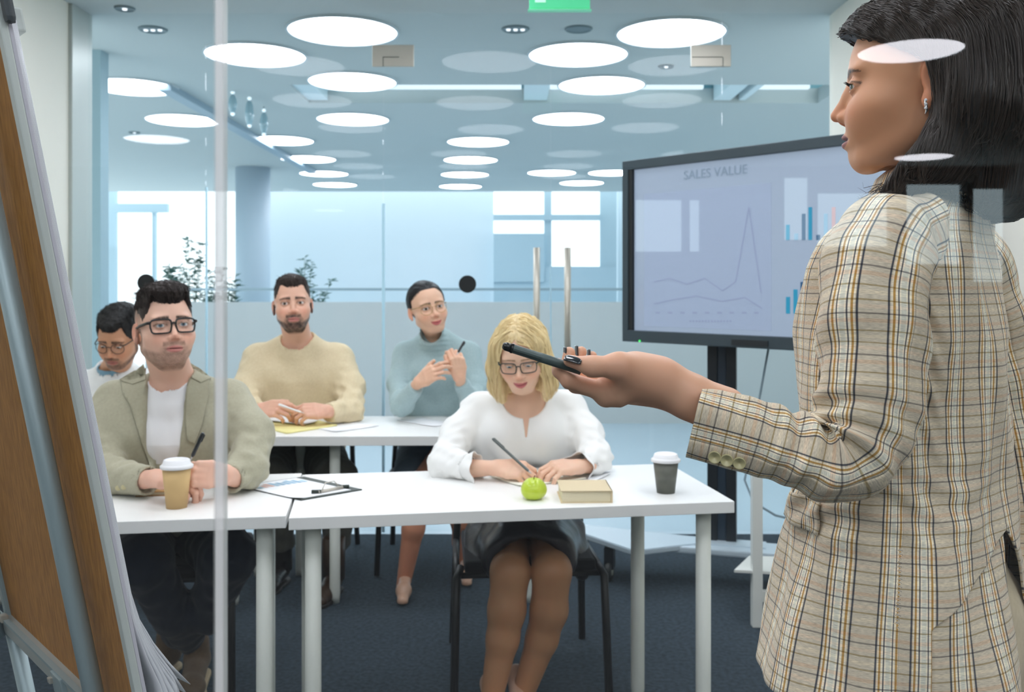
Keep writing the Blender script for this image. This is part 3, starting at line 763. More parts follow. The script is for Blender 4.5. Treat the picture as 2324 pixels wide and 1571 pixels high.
def poly(pts, m, w=0.0025, name='chart_line'):
    L = [sp(*p) for p in pts]; bm = bmesh.new()
    for (xa, za), (xb_, zb_) in zip(L, L[1:]):
        dx, dz = xb_ - xa, zb_ - za; l = math.hypot(dx, dz); nx, nz = -dz / l * w, dx / l * w
        vs = [bm.verts.new((x, -0.0112, z)) for x, z in ((xa - nx, za - nz), (xb_ - nx, zb_ - nz), (xb_ + nx, zb_ + nz), (xa + nx, za + nz))]; bm.faces.new(vs)
    bm.transform(M); obj(name, bm, m, tv)
poly([(1485, 640), (1520, 632), (1560, 645), (1600, 632), (1640, 660), (1670, 640), (1700, 470), (1728, 665)], pale)
poly([(1485, 690), (1530, 680), (1580, 672), (1640, 684), (1690, 675), (1730, 700)], pale)
for k in range(9): bar(1488 + k * 28, 708, 1498 + k * 28, 712, pale)
def screen_text(s, u, v, size, m):
    cu = bpy.data.curves.new('caption_text', 'FONT'); cu.body = s; cu.size = size; cu.extrude = 0.0005; cu.align_x = 'LEFT'
    o = bpy.data.objects.new('caption', cu); COL.objects.link(o)
    bpy.context.view_layer.update(); dg = bpy.context.evaluated_depsgraph_get()
    me = bpy.data.meshes.new_from_object(o.evaluated_get(dg)); bpy.data.objects.remove(o)
    x, z = sp(u, v); me.transform(M @ Matrix.Translation((x, -0.0118, z)) @ Matrix.Rotation(PI / 2, 4, 'X'))
    link('caption', me, m, tv)
screen_text('SALES VALUE', 1552, 408, 0.058, scol('caption', srgb(140, 160, 180)))
for k in range(14): bar(1565 + k * 7, 727, 1569 + k * 7, 731, pale)
ld = M @ Vector((0.11, -0.033, -Ht / 2 + 0.006)); bm = bmesh.new(); bmesh.ops.create_icosphere(bm, subdivisions=1, radius=0.006); bm.transform(Matrix.Translation(ld)); obj('power_light', bm, emis('green_led', (0.1, 1, 0.2), 1.0), tv)
tvb('front_controls', (0.62, -0.034, -Ht / 2 + 0.01), (0.80, -0.028, -Ht / 2 + 0.035), blk)
px_ = P(1642, 0, 4.35).x; PC = Vector((px_, 4.38, 0))
MS = Matrix.Translation(PC) @ Matrix.Rotation(ang * 0.35, 4, 'Z')
st = thing('screen_stand', 'rolling stand under the screen, dark post on a light grey base with castors', 'stand', PC)
def sb(name, lo, hi, m, bev=0.003): return box(name, lo, hi, m, st, bev, MS)
sb('post', (-0.065, -0.03, 0.16), (-0.02, 0.05, 1.3), blk); sb('post', (0.02, -0.03, 0.16), (0.065, 0.05, 1.3), blk)
sb('post_panel', (-0.02, -0.02, 0.16), (0.02, 0.04, 1.3), mat('post_blue', srgb(38, 52, 66), 0.35))
sb('mount_plate', (-0.2, 0.0, 1.15), (0.45, 0.05, 1.75), blk)
gb = mat('base_grey', srgb(196, 212, 222), 0.35, 0.1)
sb('base_beam', (-0.34, -0.16, 0.155), (0.95, 0.02, 0.185), gb, 0.008)
sb('base_beam', (-0.70, -0.03, 0.145), (0.95, 0.10, 0.16), mat('base_dark', srgb(60, 70, 78), 0.5))
bm = prism_bm([(-0.36, -0.30), (-0.10, -0.10), (0.20, -0.10), (0.20, 0.02), (-0.15, 0.02), (-0.74, 0.10), (-0.74, 0.0)], 0.165, 0.19, 0.004, MS); obj('base_foot', bm, gb, st)
sb('base_foot', (0.30, -0.48, 0.15), (0.48, 0.0, 0.175), gb, 0.006)
sb('base_foot', (0.55, 0.0, 0.15), (1.0, 0.30, 0.175), gb, 0.006)
for x, y in ((-0.66, 0.03), (-0.5, -0.14), (0.39, -0.42), (0.9, 0.15)):
    sb('castor_fork', (x - 0.022, y - 0.03, 0.055), (x + 0.022, y + 0.03, 0.155), blk)
    w_ = lathe_bm([(0, -0.014), (0.04, -0.014), (0.046, -0.006), (0.046, 0.006), (0.04, 0.014), (0, 0.014)], 24, M=MS @ Matrix.Translation((x, y - .01, 0.046)) @ Matrix.Rotation(PI / 2, 4, 'Y') )
    obj('castor_wheel', w_, mat('wheel', srgb(40, 44, 44), 0.5), st, smooth=False)
    o = lathe_bm([(0, -0.016), (0.02, -0.016), (0.02, 0.016), (0, 0.016)], 16, M=MS @ Matrix.Translation((x, y - .01, 0.046)) @ Matrix.Rotation(PI / 2, 4, 'Y'))
    obj('castor_hub', o, mat('hub', srgb(190, 195, 180), 0.4), st)
pts = [M @ Vector((0.75, 0.1, -0.3)), P(1690, 1090, 4.2), P(1710, 1140, 4.1), P(1760, 1170, 4.0), P(1800, 1180, 4.05)]
tag(tube('power_cable', pts, 0.005, mat('cable', srgb(120, 140, 150), 0.5), n=6), 'thin grey cable looping down behind the white trestle', 'cable')
# white trestle / side table leg behind the presenter's jacket
wt = mat('white_metal', srgb(228, 230, 224), 0.4)
tb = P(1703, 1425, 3.77); t = thing('side_trestle', 'white metal trestle leg with a small shelf, half hidden by the plaid jacket', 'stand', (tb.x, 3.77, 0))
zt = P(0, 1075, 3.77).z
box('trestle_post', (tb.x + 0.01, 3.77, 0.0), (tb.x + 0.05, 3.81, zt), wt, t, 0.003)
box('trestle_post', (tb.x + 0.45, 3.95, 0.0), (tb.x + 0.49, 3.99, zt), wt, t, 0.003)
box('crossbar', (tb.x + 0.04, 3.775, 0.10), (tb.x + 0.40, 3.80, 0.145), wt, t, 0.003)
bm = prism_bm([(tb.x - 0.06, 3.79), (tb.x + 0.45, 3.70), (tb.x + 0.5, 3.95), (tb.x + 0.05, 3.99)], 0.215, 0.225, 0.0); obj('shelf', bm, wt, t)
box('foot_pad', (tb.x + 0.012, 3.772, 0.0), (tb.x + 0.048, 3.808, 0.01), wt, t)
# ---------------------------------------------------------------- tables
tw = mat('table_white', srgb(242, 242, 240), 0.35, spec=0.4); te = mat('leg_white', srgb(226, 230, 222), 0.4)
TOP = 0.73
def table(label, corner, ang, L, Dp, legs, th=0.034, group=None):
    M = Matrix.Translation(corner) @ Matrix.Rotation(ang, 4, 'Z')
    t = thing('table', label, 'table', M @ Vector((L / 2, Dp / 2, 0)), group)
    box('table_top', (0, 0, TOP - th), (L, Dp, TOP), tw, t, 0.002, M)
    for x, y in legs:
        bm = lathe_bm([(0, 0), (0.020, 0), (0.0225, 0.03), (0.0225, TOP - th), (0, TOP - th)], 24, M=M @ Matrix.Translation((x, y, 0)))
        o = obj('leg', bm, te, t)
        for p_ in o.data.polygons: p_.use_smooth = len(p_.vertices) == 4
        obj('leg_plate', lathe_bm([(0, TOP - th - 0.003), (0.045, TOP - th - 0.003), (0.045, TOP - th)], 20, M=M @ Matrix.Translation((x, y, 0))), te, o)
    return M
a9 = math.radians(9.0)
c1 = P(655, 1176, 2.575); c1.z = 0
MB = table('white table in the front row with the apple on it', c1, a9, 1.275, 0.60, [(0.062, 0.07), (0.026, 0.51), (1.205, 0.07), (1.10, 0.40)])
c2 = P(653, 1172, 2.60); a8 = math.radians(8.4); c2.z = 0
c2 = c2 - Vector((math.cos(a8), math.sin(a8), 0)) * 1.205
MA = table('white table in the front row with the tan paper cup on it', c2, a8, 1.20, 0.60, [(0.07, 0.07), (0.07, 0.53), (1.135, 0.07), (1.10, 0.50)])
c3 = P(584, 0, 3.97)
table('white table in the back row, by the bearded man', Vector((-1.06, 3.97, 0)), math.radians(1.0), 1.22, 0.62, [(0.30, 0.10), (0.07, 0.5), (1.13, 0.10), (1.13, 0.5)], 0.04)
table('white table in the back row, mostly hidden behind the man in the blazer', Vector((-2.29, 3.955, 0)), math.radians(0.5), 1.22, 0.62, [(0.09, 0.09), (0.09, 0.5), (1.1, 0.09), (1.1, 0.5)], 0.04)
# ---------------------------------------------------------------- things on the tables
def on(u, v):     # point on the table top seen at a pixel
    d = (CZ - TOP) * F / (v - HV); return Vector(((u - CU) * d / F, d, TOP))
def cup(u, v, body, label, h, r0, r1):
    p = on(u, v); t = thing('paper_cup', label, 'cup', p); M = Matrix.Translation(p)
    obj('cup_body', lathe_bm([(0, 0.002), (r0 - .001, 0.002), (r0, 0), (r1, h), (r1 - 0.002, h), (0, h)], 36, M=M), body, t, smooth=False)
    for o in t.children:
        for p_ in o.data.polygons: p_.use_smooth = len(p_.vertices) == 4 and abs(p_.normal.z) < 0.5
    lm = mat('lid_white', srgb(240, 240, 242), 0.35)
    o = obj('cup_lid', lathe_bm([(r1, h - 0.006), (r1 + 0.005, h - 0.005), (r1 + 0.006, h + 0.002), (r1 + 0.002, h + 0.005), (r1 - 0.001, h + 0.008), (r1 - 0.004, h + 0.018), (r1 - 0.008, h + 0.020), (r1 - 0.010, h + 0.015), (0, h + 0.015)], 36, M=M), lm, t, smooth=True)
cup(401, 1152, mat('kraft', srgb(212, 178, 124), 0.75), 'tan kraft paper coffee cup with white lid in front of the man in the blazer', 0.118, 0.0285, 0.040)
cup(1511, 1118, mat('cup_grey', srgb(104, 106, 96), 0.5, noise=((40, 40, 40), 0.5, srgb(78, 80, 74))), 'dark grey paper coffee cup with white lid at the right end of the front table', 0.100, 0.0275, 0.039)
# apple
p = on(1211, 1133); t = thing('apple', 'green apple on the front table', 'fruit', p)
N = 40; prof = []
for i in range(N + 1):
    a = PI * i / N; r = 0.0385 * math.sin(a) * (1 + 0.10 * math.cos(a)); z = 0.034 - 0.034 * math.cos(a) + 0
    dip = 0.010 * math.exp(-(r / 0.010) ** 2); z += (-dip if a > PI / 2 else dip * .6)
    prof.append((max(r, 0 if i in (0, N) else 1e-4), z))
prof[0] = (0, prof[0][1]); prof[-1] = (0, prof[-1][1])
bm = lathe_bm(prof, 40, M=Matrix.Translation(p - Vector((0, 0, min(z for _, z in prof)))))
for v in bm.verts:
    q = v.co - p; a = math.atan2(q.y, q.x); v.co.x += 0.0008 * math.cos(5 * a) * q.x * 30; v.co.y += 0.0008 * math.cos(5 * a) * q.y * 30
obj('apple_flesh', bm, mat('apple_skin', srgb(186, 208, 50), 0.3, spec=0.5, noise=((40, 40, 12), 0.4, srgb(206, 220, 84)), coat=0.2), t, smooth=True)
tube('stem', [p + Vector((0, 0, 0.052)), p + Vector((0.001, 0, 0.064)), p + Vector((0.004, 0, 0.070))], [0.0014, 0.0012, 0.0018], mat('apple_stem', srgb(96, 76, 40), 0.7), t, n=6)
# books
def book(label, c, ang, w, l, h, cover, pages, z=TOP):
    M = Matrix.Translation((c.x, c.y, z)) @ Matrix.Rotation(ang, 4, 'Z'); t = thing('book', label, 'book', Vector((c.x, c.y, z)))
    bm = box_bm((-w / 2, -l / 2, 0), (w / 2, l / 2, 0.0025)); box_bm((-w / 2, -l / 2, h - 0.0025), (w / 2, l / 2, h), bm=bm)
    box_bm((w / 2 - 0.004, -l / 2, 0.0), (w / 2 + 0.001, l / 2, h), 0.0015, bm=bm)
    bm.transform(M); obj('cover', bm, cover, t)
    box('pages', (-w / 2 + 0.004, -l / 2 + 0.004, 0.0025), (w / 2 - 0.004, l / 2 - 0.004, h - 0.0025), pages, t, 0, M)
pgm = mat('page_edge', srgb(226, 216, 186), 0.9, noise=((4, 4, 900), 0.5, srgb(204, 192, 160)))
q = (on(1270, 1140) + on(1384, 1144)) / 2
book('closed beige hardback book beside the green apple', Vector((q.x + 0.004, q.y + 0.075, 0)), math.radians(1.5), 0.150, 0.155, 0.036, mat('book_beige', srgb(214, 196, 160), 0.7), pgm)
q = on(375, 1118)
book('ochre notebook under the hands of the man in the blazer', Vector((q.x, q.y + 0.01, 0)), math.radians(6), 0.15, 0.12, 0.014, mat('book_ochre', srgb(196, 150, 92), 0.7), pgm)
# papers and pads
def sheet(name, quad, m, label, cat='paper', th=0.0012, z=TOP, curl=0.004, group=None):
    """a thin sheet: a grid between four table points, gently curled"""
    q = [Vector(x) for x in quad]; n = 10; V = []; Fc = []
    for i in range(n + 1):
        for j in range(n + 1):
            s, t_ = i / n, j / n
            p_ = (q[0] * (1 - s) + q[1] * s) * (1 - t_) + (q[3] * (1 - s) + q[2] * s) * t_
            p_.z = z + th + curl * (abs(2 * s - 1) ** 3 * 0.6 + abs(2 * t_ - 1) ** 3 * 0.6) ; V.append(p_)
    for i in range(n):
        for j in range(n):
            a = i * (n + 1) + j; Fc.append((a, a + n + 1, a + n + 2, a + 1))
    o = pyobj(name, V, Fc, m, None); md = o.modifiers.new('t', 'SOLIDIFY'); md.thickness = th; md.offset = -1
    return tag(o, label, cat, group) if label else o
pw = mat('paper_white', srgb(246, 247, 250), 0.8); py_ = mat('paper_yellow', srgb(240, 230, 160), 0.8)
sheet('notebook_page', [on(1110, 1083), on(1180, 1106), on(1330, 1090), on(1250, 1068)], mat('paper_cream', srgb(250, 248, 232), 0.8), 'open cream notebook page under the hands of the blonde woman', 'notebook', 0.004)
sheet('paper_sheet', [on(1215, 1084), on(1330, 1104), on(1390, 1076), on(1290, 1066)], pw, 'loose white sheet under the left cuff of the blonde woman', 'paper', 0.0015, curl=0.006)
sheet('notepad', [on(578, 966), on(650, 986), on(765, 968), on(700, 952)], py_, 'yellow notepad in front of the bearded man', 'notepad', 0.006, curl=0.002)
sheet('notepad_page', [on(590, 958), on(690, 972), on(725, 962), on(640, 950)], pw, 'white page curling up from the yellow notepad', 'paper', 0.0015, TOP + 0.008, 0.010)
sheet('paper_sheet', [on(690, 968), on(760, 982), on(860, 968), on(790, 955)], pw, 'white sheet to the right of the yellow notepad', 'paper', 0.001)
sheet('paper_sheet', [on(900, 956), on(985, 970), on(1030, 962), on(955, 951)], pw, 'white sheet on the back table below the woman in the turtleneck', 'paper', 0.001)
# clipboard
t = thing('clipboard', 'black clipboard with a printed bar chart on the front table', 'clipboard', on(680, 1108))
qs = [on(541, 1105), on(683, 1137), on(822, 1113), on(690, 1084)]
bmk = mat('clip_black', srgb(30, 42, 34), 0.5)
bm = bmesh.new(); lo_ = [bm.verts.new((x.x, x.y, TOP)) for x in qs]; hi_ = [bm.verts.new((x.x, x.y, TOP + 0.0035)) for x in qs]
bm.faces.new(lo_[::-1]); bm.faces.new(hi_)
for i in range(4): bm.faces.new((lo_[i], lo_[(i + 1) % 4], hi_[(i + 1) % 4], hi_[i]))
obj('board', bm, bmk, t)
def Q4(s, r, z=0.0): v = (qs[0] * (1 - s) + qs[1] * s) * (1 - r) + (qs[3] * (1 - s) + qs[2] * s) * r; v.z = TOP + z; return v
bm = bmesh.new(); n = 8
g = [[bm.verts.new(Q4(0.03 + 0.93 * i / n, -0.01 + 0.86 * j / n, 0.0045 + 0.004 * (i == n) * (j == 0))) for j in range(n + 1)] for i in range(n + 1)]
for i in range(n):
    for j in range(n): bm.faces.new((g[i][j], g[i + 1][j], g[i + 1][j + 1], g[i][j + 1]))
o = obj('printed_sheet', bm, pw, t); md = o.modifiers.new('t', 'SOLIDIFY'); md.thickness = 0.0008
cols = [mat('print_blue', srgb(170, 205, 225), 0.8), mat('print_pink', srgb(232, 190, 178), 0.8), mat('print_teal', srgb(150, 190, 215), 0.8)]
def qd(s0, s1, r0, r1, m, name='chart_bar'):
    bm = bmesh.new(); bm.faces.new([bm.verts.new(Q4(s, r, 0.0056)) for s, r in ((s0, r0), (s1, r0), (s1, r1), (s0, r1))]); obj(name, bm, m, t)
for k in range(9):
    h_ = (0.05, 0.10, 0.18, 0.20, 0.16, 0.14, 0.22, 0.18, 0.12)[k]
    qd(0.28 - h_ * 0.8, 0.30, 0.06 + 0.085 * k, 0.06 + 0.085 * k + 0.055, cols[(0, 1, 1, 0, 2, 2, 0, 2, 0)[k]])
for k in range(5): qd(0.42 + 0.09 * k, 0.425 + 0.09 * k, 0.1, 0.7, mat('print_line', srgb(205, 212, 222), 0.8), 'print_line')
a, b = Q4(0.86, 0.99, 0.004), Q4(0.62, 0.99, 0.004); a, b = Q4(0.88, 0.35, 0.006), Q4(0.98, 0.75, 0.006)
ca, cb = on(722, 1124), on(777, 1113)
tube('clip_bar', [ca + Vector((0, 0, 0.009)), cb + Vector((0, 0, 0.009))], 0.006, steel, t)
tube('clip_wire', [ca + Vector((0.01, 0.0, .012)), ca.lerp(cb, .25) + Vector((0, 0.02, .03)), ca.lerp(cb, .6) + Vector((0, 0.02, .03)), cb + Vector((-0.01, 0, .012))], 0.0018, steel, t, n=6)
for q_ in (ca + Vector((-0.008, 0, 0.010)), cb + Vector((0.004, 0.004, 0.010))):
    tube('clip_end', [q_ - Vector((0.012, 0, 0)), q_ + Vector((0.016, 0.004, 0))], 0.006, bmk, t, n=8)
# ---------------------------------------------------------------- chairs
ckm = mat('chair_black', srgb(20, 22, 24), 0.45); cfm = cloth('chair_fabric', srgb(30, 32, 36), 0.95)
def chair(label, x, y, rz, group='black visitor chairs'):
    M = Matrix.Translation((x, y, 0)) @ Matrix.Rotation(rz, 4, 'Z')          # sitter faces -Y
    t = thing('chair', label, 'chair', (x, y, 0), group)
    box('seat', (-0.22, -0.22, 0.41), (0.22, 0.21, 0.45), cfm, t, 0.014, M)
    bm = box_bm((-0.21, 0.23, 0.58), (0.21, 0.255, 0.84), 0.012, M); obj('backrest', bm, cfm, t)
    for sx in (-1, 1):
        tube('leg', [M @ Vector((sx * 0.255, -0.27, 0)), M @ Vector((sx * 0.245, -0.23, 0.40)), M @ Vector((sx * 0.23, -0.19, 0.425))], 0.0135, ckm, t)
        tube('leg', [M @ Vector((sx * 0.25, 0.28, 0)), M @ Vector((sx * 0.235, 0.22, 0.42)), M @ Vector((sx * 0.225, 0.24, 0.62)), M @ Vector((sx * 0.215, 0.262, 0.82))], 0.0135, ckm, t)
        tube('side_rail', [M @ Vector((sx * 0.245, -0.21, 0.405)), M @ Vector((sx * 0.24, 0.21, 0.405))], 0.0115, ckm, t)
    tube('cross_rail', [M @ Vector((-0.24, -0.20, 0.40)), M @ Vector((0.24, -0.20, 0.40))], 0.011, ckm, t)
chair('black chair under the blonde woman, its legs either side of her', P(1190, 0, 3.38).x + 0.0, 3.36, 0.08)
chair('black chair under the man in the blazer', P(400, 0, 3.3).x, 3.30, 0.05)
chair('black chair under the bearded man', P(680, 0, 4.75).x, 4.72, 0.0)
chair('black chair under the woman in the turtleneck', P(990, 0, 4.75).x, 4.72, 0.0)
chair('black chair under the half hidden man, behind the blazer', P(262, 0, 4.7).x, 4.66, 0.0)
# ---------------------------------------------------------------- flip chart seen from behind
BR = Vector((-0.475, 1.25, 0.735)); ud = Vector((-0.666, 0.746, 0)).normalized(); nb = Vector((-0.745, -0.665, 0)).normalized()
up_ = (Vector((0, 0, 1)) + nb * 0.19).normalized()
MF = Matrix((( ud.x, -nb.x, up_.x, BR.x), (ud.y, -nb.y, up_.y, BR.y), (ud.z, -nb.z, up_.z, BR.z), (0, 0, 0, 1)))   # x: away to the far edge, y: to the paper side, z: up the board
fc = thing('flipchart', 'flip chart easel seen from behind, brown hardboard in a grey aluminium frame', 'flipchart', (BR.x, BR.y, 0))
al = mat('chart_aluminium', srgb(205, 212, 208), 0.42, 0.15); al2 = mat('chart_post', srgb(156, 174, 178), 0.4, 0.2)
hb = mat('hardboard', srgb(186, 130, 60), 0.62, spec=0.3, noise=((220, 30, 26), 0.8, srgb(150, 98, 40)), bump=((600, 600, 90), 0.3, 0.001))
def fb(name, lo, hi, m, bev=0.0, par=fc): return box(name, lo, hi, m, par, bev, MF)
BW, BH = 0.70, 1.00
fb('board_panel', (0.014, 0.001, 0.015), (BW - 0.02, 0.007, BH - 0.01), hb)
fb('writing_surface', (0.014, 0.007, 0.015), (BW - 0.02, 0.010, BH - 0.01), mat('whiteboard', srgb(235, 238, 240), 0.3))
fb('side_rail', (0.0, -0.004, 0.0), (0.017, 0.006, BH), al, 0.002)
fb('rail_edge', (0.0015, 0.006, 0.0), (0.017, 0.011, BH), mat('rail_edge', srgb(206, 204, 214), 0.4), 0.001)
fb('side_rail', (BW - 0.025, -0.006, 0.0), (BW, 0.012, BH), al2, 0.003)
fb('top_rail', (0.0, -0.006, BH - 0.02), (BW, 0.014, BH + 0.012), al, 0.004)
fb('corner_cap', (-0.016, 0.0, BH - 0.045), (0.001, 0.014, BH + 0.02), mat('cap_dark', srgb(74, 80, 84), 0.5), 0.008)
fb('bottom_rail', (0.0, -0.016, -0.014), (BW, 0.03, 0.018), mat('bottom_bar', srgb(176, 182, 178), 0.4, 0.15), 0.003)
fb('bottom_lip', (0.0, -0.020, 0.016), (BW, -0.010, 0.022), al2)
o = fb('rail_clip', (0.30, -0.024, -0.016), (0.35, -0.014, 0.020), al2, 0.002)
fb('clip_screw', (0.342, -0.030, 0.0), (0.352, -0.022, 0.010), steel, 0.002, o)
fb('corner_screw', (BW - 0.06, -0.024, 0.016), (BW - 0.045, -0.010, 0.030), steel, 0.002)
tube('rear_post', [MF @ Vector((0.128, -0.022, -0.5)), MF @ Vector((0.128, -0.022, 1.0))], 0.0135, al2, fc, n=18)
tube('rear_post', [MF @ Vector((BW - 0.02, -0.03, -0.02)), MF @ Vector((BW - 0.02, -0.03, 1.0))], 0.0155, al2, fc, n=18)
for x in (0.02, BW - 0.02):
    a = MF @ Vector((x, 0.0, 0.01)); b_ = a + (a - MF @ Vector((x, 0.0, 1.0))).normalized() * 0.0; d_ = (MF @ Vector((x, 0, 0)) - MF @ Vector((x, 0, 1))); k = a.z / -d_.z
    tube('leg', [a, a + d_ * (k * 0.985)], 0.014, al2, fc, n=16)
    tube('foot', [a + d_ * (k * 0.96), a + d_ * k * 0.999], 0.018, ckm, fc, n=14)
a = MF @ Vector((BW / 2, -0.02, 0.75)); tube('rear_leg', [a, Vector((a.x - 0.42, a.y + 0.10, 0.0))], 0.014, ckm, fc, n=14)
tray = None
# paper pad on the front, its lower corner curling out past the frame
pd = thing('flipchart_pad', 'pad of large white sheets on the flip chart, lower corner curling out past the frame', 'paper', MF @ Vector((0.3, 0.03, 0.9)))
for k in range(7):
    n = 18; V = []; Fc = []; off = 0.0125 + 0.0010 * k; m_ = 6 - k
    for i in range(n + 1):
        for j in range(n + 1):
            s, t_ = i / n, (j / n) ** 0.7; x = 0.008 + 0.66 * s; zend = 0.085 - 0.011 * m_ - 0.05 * s; z = 0.965 + (zend - 0.965) * t_
            c = np.clip((0.215 - z) / 0.13, 0, 1); cs = (1 - s) ** 1.2
            y = off + (0.052 - 0.0052 * m_) * c ** 1.6 * (0.15 + 0.85 * cs) + 0.002 * math.sin(5 * s + k) * c
            V.append(MF @ Vector((x - 0.004 * c * cs, y, z)))
    for i in range(n):
        for j in range(n): a_ = i * (n + 1) + j; Fc.append((a_, a_ + 1, a_ + n + 2, a_ + n + 1))
    o = pyobj('sheet', V, Fc, pw, pd); md = o.modifiers.new('t', 'SOLIDIFY'); md.thickness = 0.0005
fb('pad_clamp', (0.02, 0.011, 0.955), (BW - 0.02, 0.032, 0.985), al, 0.003, pd)
# ---------------------------------------------------------------- people: shared pieces
skinm = mat('skin', rough=0.48, attr='col', sss=0.10, spec=0.4)
EYE = {k: [mat('eye_white', (0.72, 0.70, 0.68), 0.15), mat('iris_' + k, c, 0.1), mat('pupil', (0.005, 0.005, 0.005), 0.1)] for k, c in (('brown', (0.06, 0.035, 0.02)), ('blue', (0.12, 0.2, 0.26)), ('green', (0.10, 0.12, 0.07)))}
def bvh_of(o):
    me = o.data; return BVHTree.FromPolygons([o.matrix_world @ v.co for v in me.vertices], [p.vertices[:] for p in me.polygons])
def patch(name, outline, target, off, m, parent, n=26, thick=0.0025, puff=0.0, smooth=True, label=None):
    """piece of cloth lying on a surface: pixel outline cast from the viewer on to the mesh, with real thickness"""
    us = [p[0] for p in outline]; vs_ = [p[1] for p in outline]
    u0, u1, v0, v1 = min(us), max(us), min(vs_), max(vs_)
    bm = bmesh.new(); vs = [bm.verts.new((u, v, 0)) for u, v in outline]; es = [bm.edges.new((vs[i], vs[(i + 1) % len(vs)])) for i in range(len(vs))]
    bmesh.ops.triangle_fill(bm, edges=es, use_beauty=True)
    for k in range(1, n):
        for ax, lo, hi in ((0, u0, u1), (1, v0, v1)):
            if ax == 0 and k % 2: continue
            c = [0, 0, 0]; c[ax] = lo + (hi - lo) * k / n; nn = [0, 0, 0]; nn[ax] = 1
            bmesh.ops.bisect_plane(bm, geom=bm.verts[:] + bm.edges[:] + bm.faces[:], plane_co=c, plane_no=nn)
    bmesh.ops.remove_doubles(bm, verts=bm.verts[:], dist=0.05)
    tb = target if isinstance(target, BVHTree) else bvh_of(target)
    o = Vector(camo.location); last = None; hits = {}
    for v in bm.verts:
        dr = (P(v.co.x, v.co.y, 1.0) - o).normalized(); h = tb.ray_cast(o, dr)
        if h[0] is not None: hits[v] = (h[0], h[1], dr); last = h
    miss = [v for v in bm.verts if v not in hits]
    pos = {v: v.co.copy() for v in bm.verts}
    for v in miss:
        b = min(hits, key=lambda w: (pos[w] - pos[v]).length_squared) if hits else None
        if b is None: bm.free(); return None
        hp, hn, _ = hits[b]; dr = (P(v.co.x, v.co.y, 1.0) - o).normalized(); hits[v] = (o + dr * (hp - o).length, hn, dr)
    for v, (hp, hn, dr) in hits.items():
        if hn.dot(dr) > 0: hn = -hn
        v.co = hp - dr * off + hn * 0.0008
    bmesh.ops.recalc_face_normals(bm, faces=bm.faces[:])
    avg = Vector()
    for f in bm.faces: avg += f.normal
    if avg.dot(Vector((0, -1, 0))) < 0: bmesh.ops.reverse_faces(bm, faces=bm.faces[:])
    ob = obj(name, bm, m, parent, smooth=smooth, label=label)
    if thick:
        md = ob.modifiers.new('thick', 'SOLIDIFY'); md.thickness = thick; md.offset = -1
    return ob
def person(label, pos, group=None):
    return thing('person', label, 'person', pos, group)
def torso_f(J, wid=0.10, chest=0.105, depth=1.0, neck_r=0.05, extra=None):
    """J has shR shL hipR hipL neck"""
    a = {k: np.array(J[k], np.float32) for k in ('shR', 'shL', 'hipR', 'hipL', 'neck')}
    cR = a['shR'] * 0.72 + a['neck'] * 0.28 + np.array((0, 0.0, -0.125), np.float32); cL = a['shL'] * 0.72 + a['neck'] * 0.28 + np.array((0, 0.0, -0.125), np.float32)
    mid = (cR + cL) / 2
    def f(p, g=0.0):
        d = rc(p, a['hipR'], cR, wid + 0.012, chest)
        d = smin(d, rc(p, a['hipL'], cL, wid + 0.012, chest), 0.09)
        d = smin(d, rc(p, a['neck'] + np.array((0, 0.01, -0.03), np.float32), mid, 0.075, chest), 0.06)
        d = smin(d, chain(p, [a['shR'], a['neck'] + np.array((0, 0.012, -0.035), np.float32), a['shL']], [0.052, 0.062, 0.052], 0.03), 0.06)
        if extra: d = extra(p, d)
        return d - g
    return f
def sleeve_f(pts, rs, fold=0.006, fs=22, seed=0):
    def f(p):
        d = chain(p, pts, rs, 0.03)
        e = np.array(pts[len(pts) // 2], np.float32)
        w = np.exp(-((p - e) ** 2).sum(1) / 0.011)
        return d + fold * (0.35 + w) * wob(p, (fs, fs, fs * 1.8), 7, seed)
    return f
def bbox(pts, pad):
    a = np.array([tuple(p) for p in pts]); return a.min(0) - pad, a.max(0) + pad
def legs_mesh(name, Js, m, parent, h=0.008, waist=None, fold=0.004, **k):
    """Js: list of (pts, radii); one mesh"""
    def f(p):
        d = None
        for pts, rs in Js:
            e = chain(p, pts, rs, 0.03); d = e if d is None else smin(d, e, 0.03)
        return d + fold * wob(p, (16, 16, 24), 7, 3)
    lo, hi = bbox([q for pts, _ in Js for q in pts], 0.16)
    V, Q = nets(f, lo, hi, h); return pyobj(name, V, Q, m, parent, **k)
def shoe(name, heel, toe, m, parent, w=0.042, hgt=0.07, sole=None, soler=0.012):
    heel = Vector(heel); toe = Vector(toe); d = (toe - heel)
    def f(p):
        s = rc(p, heel + Vector((0, 0, 0.035)), toe + Vector((0, 0, 0.022)), w * 0.85, w * 0.72)
        s = smin(s, rc(p, heel + Vector((0, 0, 0.05)), heel + Vector((0, 0, hgt + 0.02)), w * 0.9, w * 0.85), 0.02)
        s = smin(s, ell(p, heel.lerp(toe, 0.72) + Vector((0, 0, 0.03)), (w, w, 0.034)), 0.02)
        return np.maximum(s, -(p[:, 2] - min(heel.z, toe.z) - 0.012))
    lo, hi = bbox([heel, toe], 0.09); hi[2] += 0.05
    V, Q = nets(f, lo, hi, 0.005); o = pyobj(name, V, Q, m, parent)
    if sole:
        def g(p):
            q = p.copy(); q[:, 2] = 0
            h0 = Vector((heel.x, heel.y, 0)); t0 = Vector((toe.x, toe.y, 0))
            s = rc(q, h0, t0, w * 0.98, w * 0.85); s = smin(s, sph(q, h0.lerp(t0, .72), w * 1.02), 0.02)
            z = p[:, 2] - min(heel.z, toe.z)
            return np.maximum(s, np.maximum(-z, z - 0.016))
        V, Q = nets(g, lo, hi, 0.004); pyobj('sole', V, Q, sole, o)
    return o
